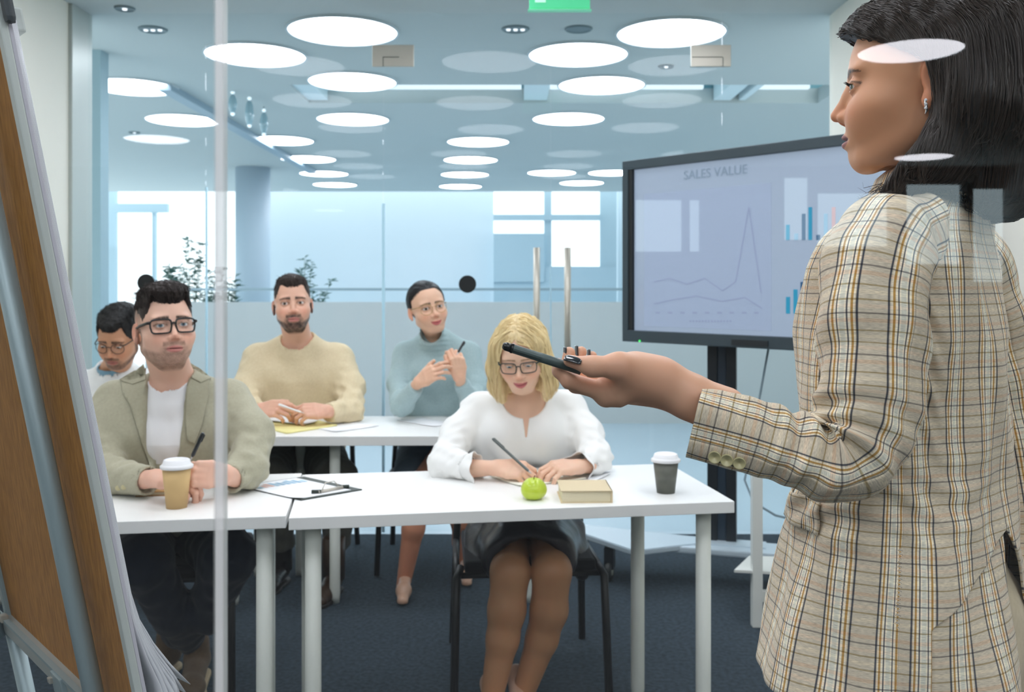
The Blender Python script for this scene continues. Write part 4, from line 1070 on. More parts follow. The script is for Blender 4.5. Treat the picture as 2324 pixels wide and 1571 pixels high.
def short_hair(H, m, parent, line, top=0.02, side=0.006, quiff=0.0, h=0.0028, side_lo=-0.02, back_lo=-0.07, name='hair', nstr=900, seed=0, combdir=(0, 0.2, 1.0)):
    """close shell of hair following the skull; line = hairline height above the eyes"""
    def loc_f(q):
        z = q[:, 2]; y = q[:, 1]; ax = np.abs(q[:, 0])
        base = head_sdf(q, ears=False, detail=False, **{k: v for k, v in H.kw.items() if k in ('male', 'jaw')})
        up = np.clip((z - 0.035) / 0.06, 0, 1)
        t = side + (top - side) * up ** 0.8 + quiff * np.clip((y - 0.0) / 0.07, 0, 1) * up
        t = t * (1 - 0.65 * np.clip((ax - 0.036) / 0.03, 0, 1) * np.clip((0.112 - z) / 0.03, 0, 1))
        t = t + 0.0020 * up * wob(q, (230, 50, 100), 8, 2) + 0.0012 * up * wob(q, (420, 90, 200), 8, 5)
        # hairline: forehead with receding temples, over the ears, nape
        front = line + 0.009 * np.exp(-((ax - 0.040) / 0.012) ** 2) - 2.6 * np.clip(ax - 0.047, 0, 1)
        lim = np.where(y > 0.035, front, np.where(y > 0.0, front + (side_lo - front) * np.clip((0.040 - y) / 0.022, 0, 1), np.where(y > -0.04, side_lo + 0.03 * np.exp(-((y + 0.014) / 0.02) ** 2) - 0.25 * np.clip(-0.02 - y, 0, 1), back_lo)))
        lim = lim + 0.0030 * wob(q, (150, 150, 60), 6, 11)
        e = np.clip((z - lim - 0.001) / 0.030, 0.0, 1.0); yf = (y > 0.0)
        t = t * np.where(yf, e ** 0.7, 0.35 + 0.65 * e) - 0.0008 * yf * (1 - e)
        return smax(base - t, lim - z, 0.003)
    def f(p): return loc_f(H.loc(p)) * H.s
    V, Q = nets(f, H.c - 0.16 * H.s, H.c + 0.19 * H.s, h)
    o = pyobj(name, V, Q, m, parent)
    if nstr:
        st = surf_pts(f, H.c - 0.12, H.c + 0.14, nstr, seed, lambda p: H.loc(p)[:, 2] > line - 0.01)
        cd = np.array(H.d(combdir), np.float32)
        def comb(p, i):
            q = H.loc(p); b = np.stack([q[:, 0] * 3 + 0.0, -0.3 + q[:, 1] * 0, 0.15 - q[:, 2] * 0], 1); w = b @ H.R.T
            return w / (np.linalg.norm(w, axis=1)[:, None] + 1e-6) + cd * 0.8 + rng.normal(size=p.shape).astype(np.float32) * 0.35
        V2, Q2 = strands(f, st, comb, steps=7, seg=0.006 * H.s, w=0.0007, lift=0.003, seed=seed)
        pyobj('hair_strands', V2, Q2, m, o, kind='stuff')
    return o
def eyes(H, parent, gaze, col='brown', zoff=0.0):
    g = Vector(gaze)
    for s in (-1, 1):
        eyeball('eye', H.w((s * 0.0315, 0.0755, zoff)), 0.0128 * H.s, H.d(g), EYE[col], parent)
def body_mesh(parent, H, neckpts, neckrs, torso, colf, hands=(), arms=(), lo=None, hi=None, h=0.0026, hh=0.0022, skin=None, extra=(), hl=None, shrink=0.010):
    """one continuous skin: head, neck and upper chest, joined with hands, forearms and any bare legs"""
    parts = []
    def f(p):
        d = H.sdf(p)
        d = smin(d, chain(p, neckpts, neckrs, 0.02), 0.022)
        d = smin(d, torso(p, -shrink), 0.02)
        return d
    V, Q = nets(f, lo, hi, h)
    c = colf(V); parts.append((V, Q, c))
    for hp, ap in zip(hands, arms):
        hs = hand_sdf(hp)
        def g(p, hs=hs, ap=ap): return smin(hs(p), chain(p, ap[0], ap[1], 0.01), 0.012)
        a, b = bbox([q for pts, _ in hp for q in pts] + list(ap[0]), 0.04)
        V, Q = nets(g, a, b, hh); parts.append((V, Q, skin_tone(V, skin)))
    for pts_list, sk in extra:
        def g(p):
            d = None
            for pts, rs in pts_list:
                e = chain(p, pts, rs, 0.02); d = e if d is None else smin(d, e, 0.006)
            return d
        a, b = bbox([q for pts, _ in pts_list for q in pts], 0.09)
        V, Q = nets(g, a, b, 0.005); parts.append((V, Q, skin_tone(V, sk)))
    V, Q, C = merge(parts)
    return pyobj('body', V, Q, skinm, parent, col=C)
def pen(name, a, b, r, m, label, capm=None, clip=True, tipm=None):
    a = Vector(a); b = Vector(b); d = (b - a).normalized(); L = (b - a).length
    t = thing(name, label, 'pen', a)
    R = Vector((0, 0, 1)).rotation_difference(d).to_matrix().to_4x4(); M = Matrix.Translation(a) @ R
    obj('barrel', lathe_bm([(0, 0.012), (r * .45, 0.012), (r, 0.02), (r, L * 0.7), (r * 1.06, L * 0.7), (r * 1.06, L - r), (r * .7, L), (0, L)], 16, M=M), m, t, smooth=False)
    obj('tip', lathe_bm([(0, 0), (r * .15, 0.0), (r * .5, 0.012), (r * .6, 0.014)], 12, M=M), tipm or MATS['steel_tip'] if 'steel_tip' in MATS else mat('steel_tip', (.5, .5, .5), .3, 1), t)
    if clip: obj('clip', box_bm((r * 1.05, -r * .25, L * 0.72), (r * 1.4, r * .25, L - r * .5), 0, M), m, t)
    return t

# ---------------------------------------------------------------- man in the pale olive blazer (front left)
def man_blazer():
    T = person('seated man with quiffed dark hair and black glasses, in an olive-beige blazer over white tee', (P(385, 0, 3.15).x, 3.15, 0.47))
    skin = srgb(226, 182, 160); dark = srgb(48, 36, 30)
    H = Head(P(374, 744, 2.98), 34, 7, 2, 1.09, male=True, jaw=1.12, lidz=0.0006)
    J = dict(neck=P(390, 868, 3.07), shR=P(262, 908, 3.08), shL=P(520, 902, 3.16), hipR=P(330, 1215, 3.30), hipL=P(450, 1215, 3.34))
    tor = torso_f(J, 0.125, 0.125)
    armR = [P(262, 915, 3.08), P(222, 1000, 3.0), P(245, 1078, 2.90), P(338, 1092, 2.80)]
    armL = [P(522, 910, 3.16), P(572, 985, 3.05), P(562, 1062, 2.93), P(522, 1086, 2.84)]
    sR = sleeve_f(armR, [0.066, 0.064, 0.056, 0.043], 0.006, 20, 1); sL = sleeve_f(armL, [0.066, 0.066, 0.058, 0.044], 0.006, 20, 5)
    def jacket(p):
        d = tor(p, 0.004)
        d = d + 0.004 * wob(p, (9, 9, 12), 7, 2) * np.clip((1.2 - p[:, 2]) / 0.2, 0, 1)
        d = smin(d, sR(p), 0.03); d = smin(d, sL(p), 0.03)
        n0 = np.array(J['neck'], np.float32)
        d = smax(d, -rc(p, n0 + (0, -0.035, 0.02), n0 + (0, -0.10, -0.25), 0.062, 0.05), 0.01)       # open front
        d = smax(d, -rc(p, n0 + (0, 0.0, -0.01), n0 + (0, 0.0, 0.2), 0.064, 0.08), 0.008)
        for q, dr in ((armR[-1], armR[-1] - armR[-2]), (armL[-1], armL[-1] - armL[-2])):
            dr = np.array(dr.normalized(), np.float32); s = (p - np.array(q, np.float32)) @ dr; near = np.linalg.norm(p - np.array(q, np.float32), axis=1) < 0.09
            d = np.where(near, np.maximum(d, s), d)
            d = np.where(near, np.maximum(d, -np.maximum(np.linalg.norm((p - np.array(q, np.float32)) - s[:, None] * dr, axis=1) - 0.036, -s - 0.03)), d)
        return d
    lo, hi = bbox([J['neck'], J['shR'], J['shL'], J['hipR'], J['hipL']] + armR + armL, 0.15)
    lo[2] = 0.42
    V, Q = nets(jacket, lo, hi, 0.0055)
    bl = cloth('blazer_olive', srgb(174, 170, 148), 0.85, srgb(160, 156, 134))
    jk = pyobj('blazer', V, Q, bl, T)
    # tee under the jacket
    def tee(p):
        n0 = np.array(J['neck'], np.float32)
        d = tor(p, -0.006) + 0.0022 * wob(p, (26, 10, 7), 7, 9)
        d = smin(d, rc(p, n0 + (0, 0.005, -0.06), n0 + (0, 0.0, 0.008), 0.075, 0.062), 0.03)
        return smax(d, -rc(p, n0 + (0, -0.012, -0.005), n0 + (0, -0.03, 0.2), 0.0625, 0.10), 0.003)
    V, Q = nets(tee, *((bbox([J['neck'] + Vector((-.16, 0, 0)), J['neck'] + Vector((.16, 0, 0.02)), Vector((J['neck'].x, 3.1, 0.62))], 0.12))), 0.0035)
    pyobj('t_shirt', V, Q, cloth('tee_white', srgb(240, 240, 242), 0.8), T)
    # hands
    hR = hand_prims(P(352, 1086, 2.775), (0.9, -0.35, -0.05), (0.1, -0.35, 0.95), -1, curls=[(35, 50, 30), (45, 55, 30), (55, 60, 30), (62, 60, 30)], thumb=((0.25, 0.9, -0.35), 18, 20), s=1.04)
    hL = hand_prims(P(512, 1078, 2.80), (-0.62, -0.45, 0.12), (0.35, -0.93, 0.2), -1, curls=[(70, 80, 40), (75, 85, 40), (80, 85, 40), (80, 80, 40)], thumb=((0.25, 0.9, -0.45), 10, 25), s=1.04)
    nb = np.array(J['neck'])
    npts = [H.w((0, -0.022, -0.055)), J['neck'] + Vector((0, 0.02, 0.0)), J['neck'] + Vector((0, 0.02, -0.06))]
    def colf(V):
        q = H.loc(V)
        def fade(q):
            ax = np.abs(q[:, 0]); z = q[:, 2]; y = q[:, 1]
            return np.clip((z - 0.002 + 0.0) / 0.04, 0, 1) * np.clip((0.036 - y) / 0.012, 0, 1) * (z < 0.09) * 0.8 * (z > 0) + np.clip((-y - 0.05) / 0.02, 0, 1) * np.clip((z + 0.06) / 0.05, 0, 1) * 0.7
        return face_color(q, skin, srgb(190, 120, 112), dark, beard=beard_full, beardcol=srgb(96, 70, 56), beardamt=0.62, browt=1.35, fade=fade, blush=0.5)
    body_mesh(T, H, npts, [0.064, 0.064, 0.075], tor, colf, [hR, hL], [([P(300, 1092, 2.83), P(352, 1086, 2.775)], [0.030, 0.026]), ([P(535, 1084, 2.86), P(512, 1078, 2.80)], [0.030, 0.026])],
              np.array(H.c) + (-0.2, -0.19, -0.33), np.array(H.c) + (0.24, 0.25, 0.16), 0.0026, 0.0024, skin)
    eyes(H, T, (0.12, 1, 0.12), 'blue')
    short_hair(H, mat('hair_dark', srgb(44, 34, 30), 0.55, spec=0.35, bump=((500, 120, 500), 0.5, 0.001)), T, 0.062, top=0.017, side=0.0025, quiff=0.014, side_lo=0.035, back_lo=0.0, nstr=1400, seed=3, combdir=(0.5, 0.6, 0.9))
    glasses(H, T, mat('glasses_black', (0.008, 0.008, 0.008), 0.2), lens, 'rect', 0.0275, 0.0195, 0.0026, label='thick black rectangular glasses')
    # lapels, collar, buttons
    tb = bvh_of(jk)
    lap = cloth('blazer_lapel', srgb(168, 164, 142), 0.85, srgb(156, 152, 130))
    patch('lapel', [(326, 826), (300, 850), (272, 862), (279, 893), (296, 920), (320, 1000), (345, 1068), (354, 1060), (352, 1000), (346, 930), (334, 870)], tb, 0.010, lap, T)
    patch('lapel', [(430, 822), (455, 838), (476, 856), (472, 900), (458, 965), (441, 1010), (425, 1000), (420, 950), (424, 880)], tb, 0.010, lap, T)
    patch('collar', [(332, 836), (304, 842), (270, 862), (300, 872), (330, 862)], tb, 0.015, lap, T)
    patch('collar', [(432, 832), (455, 838), (480, 858), (456, 868), (432, 856)], tb, 0.015, lap, T)
    for u, v in ((268, 1108), (281, 1106)):
        q = P(u, v, 2.80); h_ = tb.ray_cast(Vector(camo.location), (q - Vector(camo.location)).normalized())
        if h_[0]:
            bm = lathe_bm([(0, 0), (0.008, 0), (0.008, 0.003), (0, 0.0035)], 14, M=Matrix.Translation(h_[0]) @ Vector((0, 0, 1)).rotation_difference(-(q - Vector(camo.location)).normalized()).to_matrix().to_4x4()); obj('sleeve_button', bm, mat('button_horn', srgb(190, 180, 140), 0.3), T)
    # trousers, shoes
    den = cloth('trousers_navy', srgb(22, 34, 50), 0.9, srgb(14, 22, 34))
    kR, kL = P(325, 1270, 2.93), P(520, 1262, 2.98)
    aR, aL = P(430, 1450, 3.28), P(395, 1440, 3.36)
    legs_mesh('trousers', [([J['hipR'], kR, P(390, 1390, 3.1), aR], [0.105, 0.082, 0.065, 0.05]), ([J['hipL'], kL, P(470, 1390, 3.15), aL], [0.105, 0.082, 0.065, 0.05])], den, T, 0.008)
    sm = cloth('shoe_tan', srgb(108, 88, 66), 0.7, srgb(88, 70, 52)); so = mat('sole_pale', srgb(190, 172, 140), 0.7)
    shoe('shoe', (aR.x + 0.02, 3.30, 0.02), (aR.x + 0.07, 3.06, 0.0), sm, T, 0.048, 0.08, so)
    shoe('shoe', (aL.x - 0.02, 3.36, 0.02), (aL.x - 0.10, 3.14, 0.0), sm, T, 0.048, 0.08, so)
    pen('pen', P(432, 1046, 2.735), P(461, 983, 2.72), 0.0058, mat('pen_black', srgb(26, 30, 32), 0.35), 'black pen upright in the hand of the man in the blazer')
# ---------------------------------------------------------------- blonde woman (front right)
def woman_blonde():
    T = person('seated blonde woman in a white blouse and dark leather skirt, head bent over her writing', (P(1190, 0, 3.40).x, 3.40, 0.47))
    skin = srgb(232, 192, 166)
    H = Head(P(1183, 806, 3.20), -8, -20, 4, 1.0, male=False, jaw=1.02, smile=1.7, lidz=0.0028)
    J = dict(neck=P(1190, 893, 3.33), shR=P(1092, 927, 3.38), shL=P(1290, 925, 3.38), hipR=P(1140, 1165, 3.52), hipL=P(1245, 1165, 3.52))
    def bust(p, d):
        for s in (-0.062, 0.062): d = smin(d, sph(p, (P(1190, 0, 3.3).x + s, 3.285, P(0, 985, 3.3).z), 0.07), 0.05)
        return d
    tor = torso_f(J, 0.085, 0.088, extra=bust)
    armR = [P(1090, 930, 3.38), P(1040, 985, 3.30), P(1012, 1050, 3.15), P(1062, 1060, 3.09)]
    armL = [P(1292, 928, 3.38), P(1330, 985, 3.30), P(1352, 1040, 3.17), P(1325, 1056, 3.12)]
    sR = sleeve_f(armR, [0.054, 0.058, 0.054, 0.044], 0.005, 22, 1); sL = sleeve_f(armL, [0.054, 0.056, 0.050, 0.040], 0.005, 22, 5)
    n0 = np.array(J['neck'], np.float32)
    cuts = [(armR[-1], (armR[-1] - armR[-2]).normalized()), (armL[-1], (armL[-1] - armL[-2]).normalized())]
    def blouse(p):
        d = tor(p, 0.004) + 0.0045 * wob(p, (13, 9, 5), 7, 2)
        d = smin(d, sR(p), 0.035); d = smin(d, sL(p), 0.035)
        d = smin(d, ell(p, P(1066, 948 - 30, 3.40), (0.035, 0.05, 0.02)), 0.02)
        # round neckline and keyhole
        d = smax(d, -ell(p, n0 + (0, -0.06, -0.008), (0.078, 0.15, 0.070)), 0.004)
        kx = np.abs(p[:, 0] - (P(1194, 0, 3.25).x)); zt, zb_ = P(0, 937, 3.25).z, P(0, 1003, 3.25).z
        wv = 0.0125 * np.clip((p[:, 2] - zb_) / (zt - zb_), 0, 1.0)
        hole = np.maximum(np.maximum(kx - wv, p[:, 2] - zt + 0.004), np.maximum(zb_ - p[:, 2], p[:, 1] - 3.36))
        d = np.maximum(d, -hole)
        for q, dr in cuts:
            q = np.array(q, np.float32); dr = np.array(dr, np.float32); s = (p - q) @ dr; near = np.linalg.norm(p - q, axis=1) < 0.10
            d = np.where(near, np.maximum(d, s), d)
            rr = np.linalg.norm((p - q) - s[:, None] * dr, axis=1)
            d = np.where(near, np.maximum(d, -np.maximum(rr - 0.036, -s - 0.05)), d)
        return d
    lo, hi = bbox([J['neck'], J['shR'], J['shL'], J['hipR'], J['hipL']] + armR + armL, 0.13)
    lo[2] = 0.5
    V, Q = nets(blouse, lo, hi, 0.0045)
    wm_ = cloth('blouse_white', srgb(240, 240, 238), 0.75, None, 1400, 0.12)
    bl = pyobj('blouse', V, Q, wm_, T)
    # flared cuffs
    for q, dr, sg in ((cuts[0][0], cuts[0][1], 1), (cuts[1][0], cuts[1][1], -1)):
        N = 36; R_ = 7; V = []; Fc = []
        Z = Vector((0, 0, 1)); X = dr.cross(Z).normalized(); Y = X.cross(dr)
        for i in range(R_):
            t = i / (R_ - 1)
            for k in range(N):
                a = 2 * PI * k / N; r = 0.037 + 0.014 * t + 0.006 * t * math.sin(5 * a + sg) ; c = q + dr * (t * 0.045 - 0.006) - dr * 0.02 * t * math.cos(a - 2.6)
                z = Y * math.sin(a) * r; V.append(c + X * math.cos(a) * r + z)
        for i in range(R_ - 1):
            for k in range(N):
                a = i * N + k; b = i * N + (k + 1) % N; Fc.append((a, b, b + N, a + N))
        o = pyobj('cuff', V, Fc, wm_, T); md = o.modifiers.new('t', 'SOLIDIFY'); md.thickness = 0.0015
    # neckline piping and button
    tb = bvh_of(bl)
    hR = hand_prims(P(1128, 1062, 3.06), (0.93, -0.30, -0.04), (-0.1, -0.62, 0.78), -1, curls=[(45, 45, 25), (52, 50, 25), (60, 55, 30), (66, 58, 30)], thumb=((0.30, 0.9, -0.30), 15, 12), s=0.96)
    hL = hand_prims(P(1312, 1060, 3.08), (-0.85, -0.5, 0.06), (-0.1, -0.45, 0.88), 1, curls=[(38, 42, 20), (40, 45, 22), (42, 46, 24), (42, 46, 24)], spread=7, thumb=((0.45, 0.8, -0.5), 12, 12), s=0.96)
    npts = [H.w((0, -0.02, -0.06)), J['neck'] + Vector((0, 0.01, 0.0)), J['neck'] + Vector((0, 0.0, -0.06))]
    def colf(V): return face_color(H.loc(V), skin, srgb(196, 108, 112), srgb(150, 115, 85), browt=0.75, blush=0.55, smile=1.7)
    legs = [([P(1150, 1200, 3.40), P(1158, 1298, 3.02), P(1150, 1385, 3.00), P(1141, 1450, 2.99), P(1112, 1605, 2.98)], [0.078, 0.061, 0.058, 0.050, 0.033]),
            ([P(1245, 1200, 3.40), P(1252, 1298, 3.02), P(1246, 1385, 3.02), P(1230, 1450, 3.03), P(1176, 1605, 3.04)], [0.078, 0.061, 0.058, 0.050, 0.033])]
    body_mesh(T, H, npts, [0.047, 0.050, 0.06], tor, colf, [hR, hL], [([P(1060, 1064, 3.10), P(1128, 1062, 3.06)], [0.031, 0.023]), ([P(1338, 1057, 3.12), P(1312, 1060, 3.08)], [0.025, 0.022])],
              np.array(H.c) + (-0.2, -0.15, -0.34), np.array(H.c) + (0.2, 0.25, 0.16), 0.0026, 0.0023, skin, extra=[(legs, srgb(190, 140, 100))], shrink=0.004)
    eyes(H, T, (0.0, 0.9, -0.45), 'blue')
    gl = glasses(H, T, mat('glasses_grey', srgb(40, 48, 48), 0.3), lens, 'rect', 0.0265, 0.0185, 0.0018, label='grey-framed reading glasses', z=-0.004)
    hm = mat('hair_blonde', srgb(236, 214, 168), 0.42, spec=0.4, noise=((160, 160, 14), 0.55, srgb(206, 176, 124)), bump=((420, 420, 30), 0.6, 0.0015))
    Hs = H
    def hair(p):
        q = Hs.loc(p); ax = np.abs(q[:, 0] - 0.004); z = q[:, 2]; y = q[:, 1]
        m = np.stack([ax, y, z], 1)
        d = ell(q, (0, -0.016, 0.032), (0.088, 0.108, 0.103))
        d = smin(d, chain(m, [(0.062, 0.02, 0.045), (0.085, 0.022, -0.03), (0.086, 0.012, -0.105), (0.074, 0.022, -0.148)], [0.030, 0.026, 0.027, 0.018], 0.03), 0.035)
        d = smin(d, chain(m, [(0.03, -0.07, 0.03), (0.055, -0.06, -0.06), (0.06, -0.045, -0.13)], [0.05, 0.045, 0.03], 0.03), 0.04)
        d = d + 0.003 * wob(q, (60, 60, 10), 7, 4) + 0.004 * np.exp(-(ax / 0.006) ** 2) * (z > 0.05)
        # face opening: an arch parted in the middle
        w = 0.062 - 0.030 * np.clip((z - 0.02) / 0.06, 0, 1) ** 1.5
        face = np.maximum(np.maximum(ax - w, z - 0.082 + 0.35 * ax), -(y - 0.012))
        d = smax(d, -face, 0.008)
        inner = np.maximum(ell(q, (0, 0.0, -0.06), (0.060, 0.075, 0.10)), z - 0.02)
        return smax(d, -inner, 0.01) * Hs.s
    V, Q = nets(hair, H.c - 0.2, H.c + 0.17, 0.0028)
    ho = pyobj('hair', V, Q, hm, T)
    st = surf_pts(hair, H.c - 0.13, H.c + 0.16, 2600, 5, lambda p: (Hs.loc(p)[:, 2] > -0.02) & (Hs.loc(p)[:, 1] > -0.09))
    def comb(p, i):
        q = Hs.loc(p); s = np.sign(q[:, 0] - 0.004); up = np.clip((q[:, 2] - 0.05) / 0.06, 0, 1)
        v = np.stack([s * (0.1 + 1.3 * up), 0.15 * np.ones(len(q)), -1 + 0.6 * up], 1)
        return (v @ Hs.R.T).astype(np.float32)
    V2, Q2 = strands(hair, st, comb, steps=16, seg=0.011, w=0.0009, lift=0.004, seed=2)
    pyobj('hair_strands', V2, Q2, mat('hair_blonde_light', srgb(246, 224, 172), 0.4, spec=0.4), ho, kind='stuff')
    e = H.w((-0.076, 0.004, -0.045)); bm = bmesh.new(); bmesh.ops.create_icosphere(bm, subdivisions=2, radius=0.005); bm.transform(Matrix.Translation(e)); obj('earring', bm, mat('pearl', (0.9, 0.9, 0.9), 0.2), T)
    # skirt
    sk = mat('leather_dark', srgb(40, 36, 42), 0.32, spec=0.6, bump=((30, 30, 30), 0.5, 0.006))
    def skirt(p):
        d = chain(p, [P(1145, 1190, 3.50), P(1160, 1262, 3.10)], [0.115, 0.098], 0.03)
        d = smin(d, chain(p, [P(1240, 1190, 3.50), P(1248, 1262, 3.10)], [0.115, 0.095], 0.03), 0.12)
        d = smin(d, chain(p, [P(1085, 1215, 3.40), P(1080, 1290, 3.20)], [0.05, 0.028], 0.03), 0.06)
        d = smin(d, chain(p, [P(1300, 1215, 3.40), P(1322, 1300, 3.22)], [0.05, 0.024], 0.03), 0.06)
        d = d + 0.006 * wob(p, (13, 10, 10), 7, 6)
        inner = rc(p, P(1200, 1290, 3.20), P(1205, 1340, 2.80), 0.10, 0.15)
        d = smax(d, -(p[:, 1] - 3.04), 0.01)
        return smax(d, -inner, 0.01)
    V, Q = nets(skirt, (P(1010, 0, 3.4).x, 2.9, 0.30), (P(1380, 0, 3.4).x, 3.68, 0.68), 0.006); pyobj('skirt', V, Q, sk, T)
    nude = mat('shoe_nude', srgb(200, 160, 135), 0.4)
    for x, y in ((P(1112, 0, 2.98).x, 3.02), (P(1172, 0, 3.04).x, 3.08)): shoe('shoe', (x, y, 0.05), (x + 0.01, y - 0.17, 0.0), nude, T, 0.034, 0.03)
    pen('pen', P(1207, 1076, 2.985), P(1118, 996, 3.10), 0.0045, mat('pen_grey', srgb(84, 92, 90), 0.35), 'slim grey pen in the writing hand of the blonde woman')
# ---------------------------------------------------------------- bearded man (back row)
def man_sweater():
    T = person('seated man with cropped hair and full beard, in a sand sweater, holding a white pen', (P(680, 0, 4.7).x, 4.7, 0.47))
    skin = srgb(222, 174, 150); dark = srgb(38, 30, 26)
    H = Head(P(664, 690, 4.48), 14, 3, 3, 1.13, male=True, jaw=1.05)
    J = dict(neck=P(676, 775, 4.6), shR=P(585, 812, 4.62), shL=P(768, 812, 4.62), hipR=P(645, 1010, 4.75), hipL=P(715, 1010, 4.75))
    tor = torso_f(J, 0.135, 0.125)
    armR = [P(586, 815, 4.62), P(560, 880, 4.5), P(565, 935, 4.35), P(592, 935, 4.28)]
    armL = [P(768, 815, 4.62), P(796, 880, 4.52), P(795, 930, 4.40), P(745, 937, 4.28)]
    sR = sleeve_f(armR, [0.070, 0.064, 0.056, 0.044], 0.008, 18, 1); sL = sleeve_f(armL, [0.070, 0.066, 0.058, 0.044], 0.008, 18, 5)
    n0 = np.array(J['neck'], np.float32)
    def sw(p):
        d = tor(p, 0.006) + 0.006 * wob(p, (9, 8, 7), 7, 2)
        d = smin(smin(d, sR(p), 0.04), sL(p), 0.04)
        d = smin(d, rc(p, n0 + (0, 0.0, -0.06), n0 + (0, 0.0, -0.008), 0.09, 0.076), 0.03)
        d = smax(d, -rc(p, n0 + (0, -0.016, -0.015), n0 + (0, -0.04, 0.2), 0.072, 0.11), 0.006)
        for q, dr in ((armR[-1], armR[-1] - armR[-2]), (armL[-1], armL[-1] - armL[-2])):
            q = np.array(q, np.float32); dr = np.array(dr.normalized(), np.float32); s = (p - q) @ dr; near = np.linalg.norm(p - q, axis=1) < 0.08
            d = np.where(near, np.maximum(d, s), d)
        return d
    lo, hi = bbox([J['neck'], J['shR'], J['shL'], J['hipR'], J['hipL']] + armR + armL, 0.15); lo[2] = 0.5
    V, Q = nets(sw, lo, hi, 0.0065); pyobj('sweater', V, Q, cloth('sweater_sand', srgb(222, 206, 172), 0.95, srgb(206, 188, 152), 500, 0.4), T)
    hR = hand_prims(P(592, 930, 4.26), (0.85, -0.45, 0.10), (-0.1, -0.75, 0.6), -1, curls=[(35, 40, 25), (42, 45, 25), (48, 50, 25), (52, 52, 25)], thumb=((0.35, 0.9, 0.0), 10, 10), s=1.12)
    hL = hand_prims(P(742, 934, 4.26), (-0.9, -0.35, 0.06), (-0.1, -0.7, 0.7), 1, curls=[(38, 42, 25), (42, 45, 25), (48, 50, 25), (52, 52, 25)], spread=6, thumb=((0.35, 0.9, -0.2), 10, 10), s=1.12)
    npts = [H.w((0, -0.02, -0.055)), J['neck'] + Vector((0, 0.0, 0.0)), J['neck'] + Vector((0, 0.0, -0.07))]
    def fade(q):
        z = q[:, 2]; y = q[:, 1]
        return np.clip((z + 0.0) / 0.05, 0, 1) * np.clip((0.036 - y) / 0.012, 0, 1) * 0.75
    def colf(V): return face_color(H.loc(V), skin, srgb(190, 118, 108), dark, beard=beard_full, beardcol=srgb(52, 36, 28), beardamt=0.95, browt=1.4, fade=fade, blush=0.5)
    body_mesh(T, H, npts, [0.066, 0.066, 0.078], tor, colf, [hR, hL], [([P(575, 936, 4.31), P(592, 930, 4.26)], [0.032, 0.027]), ([P(765, 938, 4.32), P(742, 934, 4.26)], [0.032, 0.027])],
              np.array(H.c) + (-0.2, -0.18, -0.33), np.array(H.c) + (0.22, 0.25, 0.17), 0.0032, 0.003, skin)
    eyes(H, T, (0.15, 1, 0.05), 'brown')
    short_hair(H, mat('hair_brown', srgb(50, 38, 32), 0.6, spec=0.3, bump=((500, 120, 500), 0.5, 0.001)), T, 0.066, top=0.012, side=0.003, side_lo=0.028, back_lo=0.0, h=0.0035, nstr=500, seed=6)
    tm = cloth('trousers_grey_green', srgb(84, 84, 76), 0.9, srgb(70, 70, 62))
    kR, kL = P(610, 1085, 4.25), P(765, 1085, 4.25)
    legs_mesh('trousers', [([J['hipR'], kR, P(638, 1230, 4.35)], [0.12, 0.088, 0.062]), ([J['hipL'], kL, P(765, 1225, 4.3)], [0.12, 0.088, 0.062])], tm, T, 0.009)
    bt = mat('boot_brown', srgb(58, 40, 26), 0.35); so = mat('sole_dark', srgb(24, 20, 18), 0.6)
    for u, d, mm in ((638, 4.35, mat('boot_black', srgb(26, 24, 24), 0.3)), (757, 4.22, bt)):
        x = P(u, 0, d).x; o = shoe('boot', (x, d, 0.02), (x - 0.02, d - 0.20, 0.0), mm, T, 0.045, 0.10, so)
        obj('boot_shaft', lathe_bm([(0.0, 0.06), (0.05, 0.06), (0.052, 0.24), (0.045, 0.245), (0.0, 0.245)], 20, M=Matrix.Translation((x, d, 0))), mm, o, smooth=True)
    pen('pen', P(690, 938, 4.17), P(632, 918, 4.18), 0.0042, mat('pen_white', srgb(235, 235, 235), 0.3), 'white pen between the hands of the bearded man')
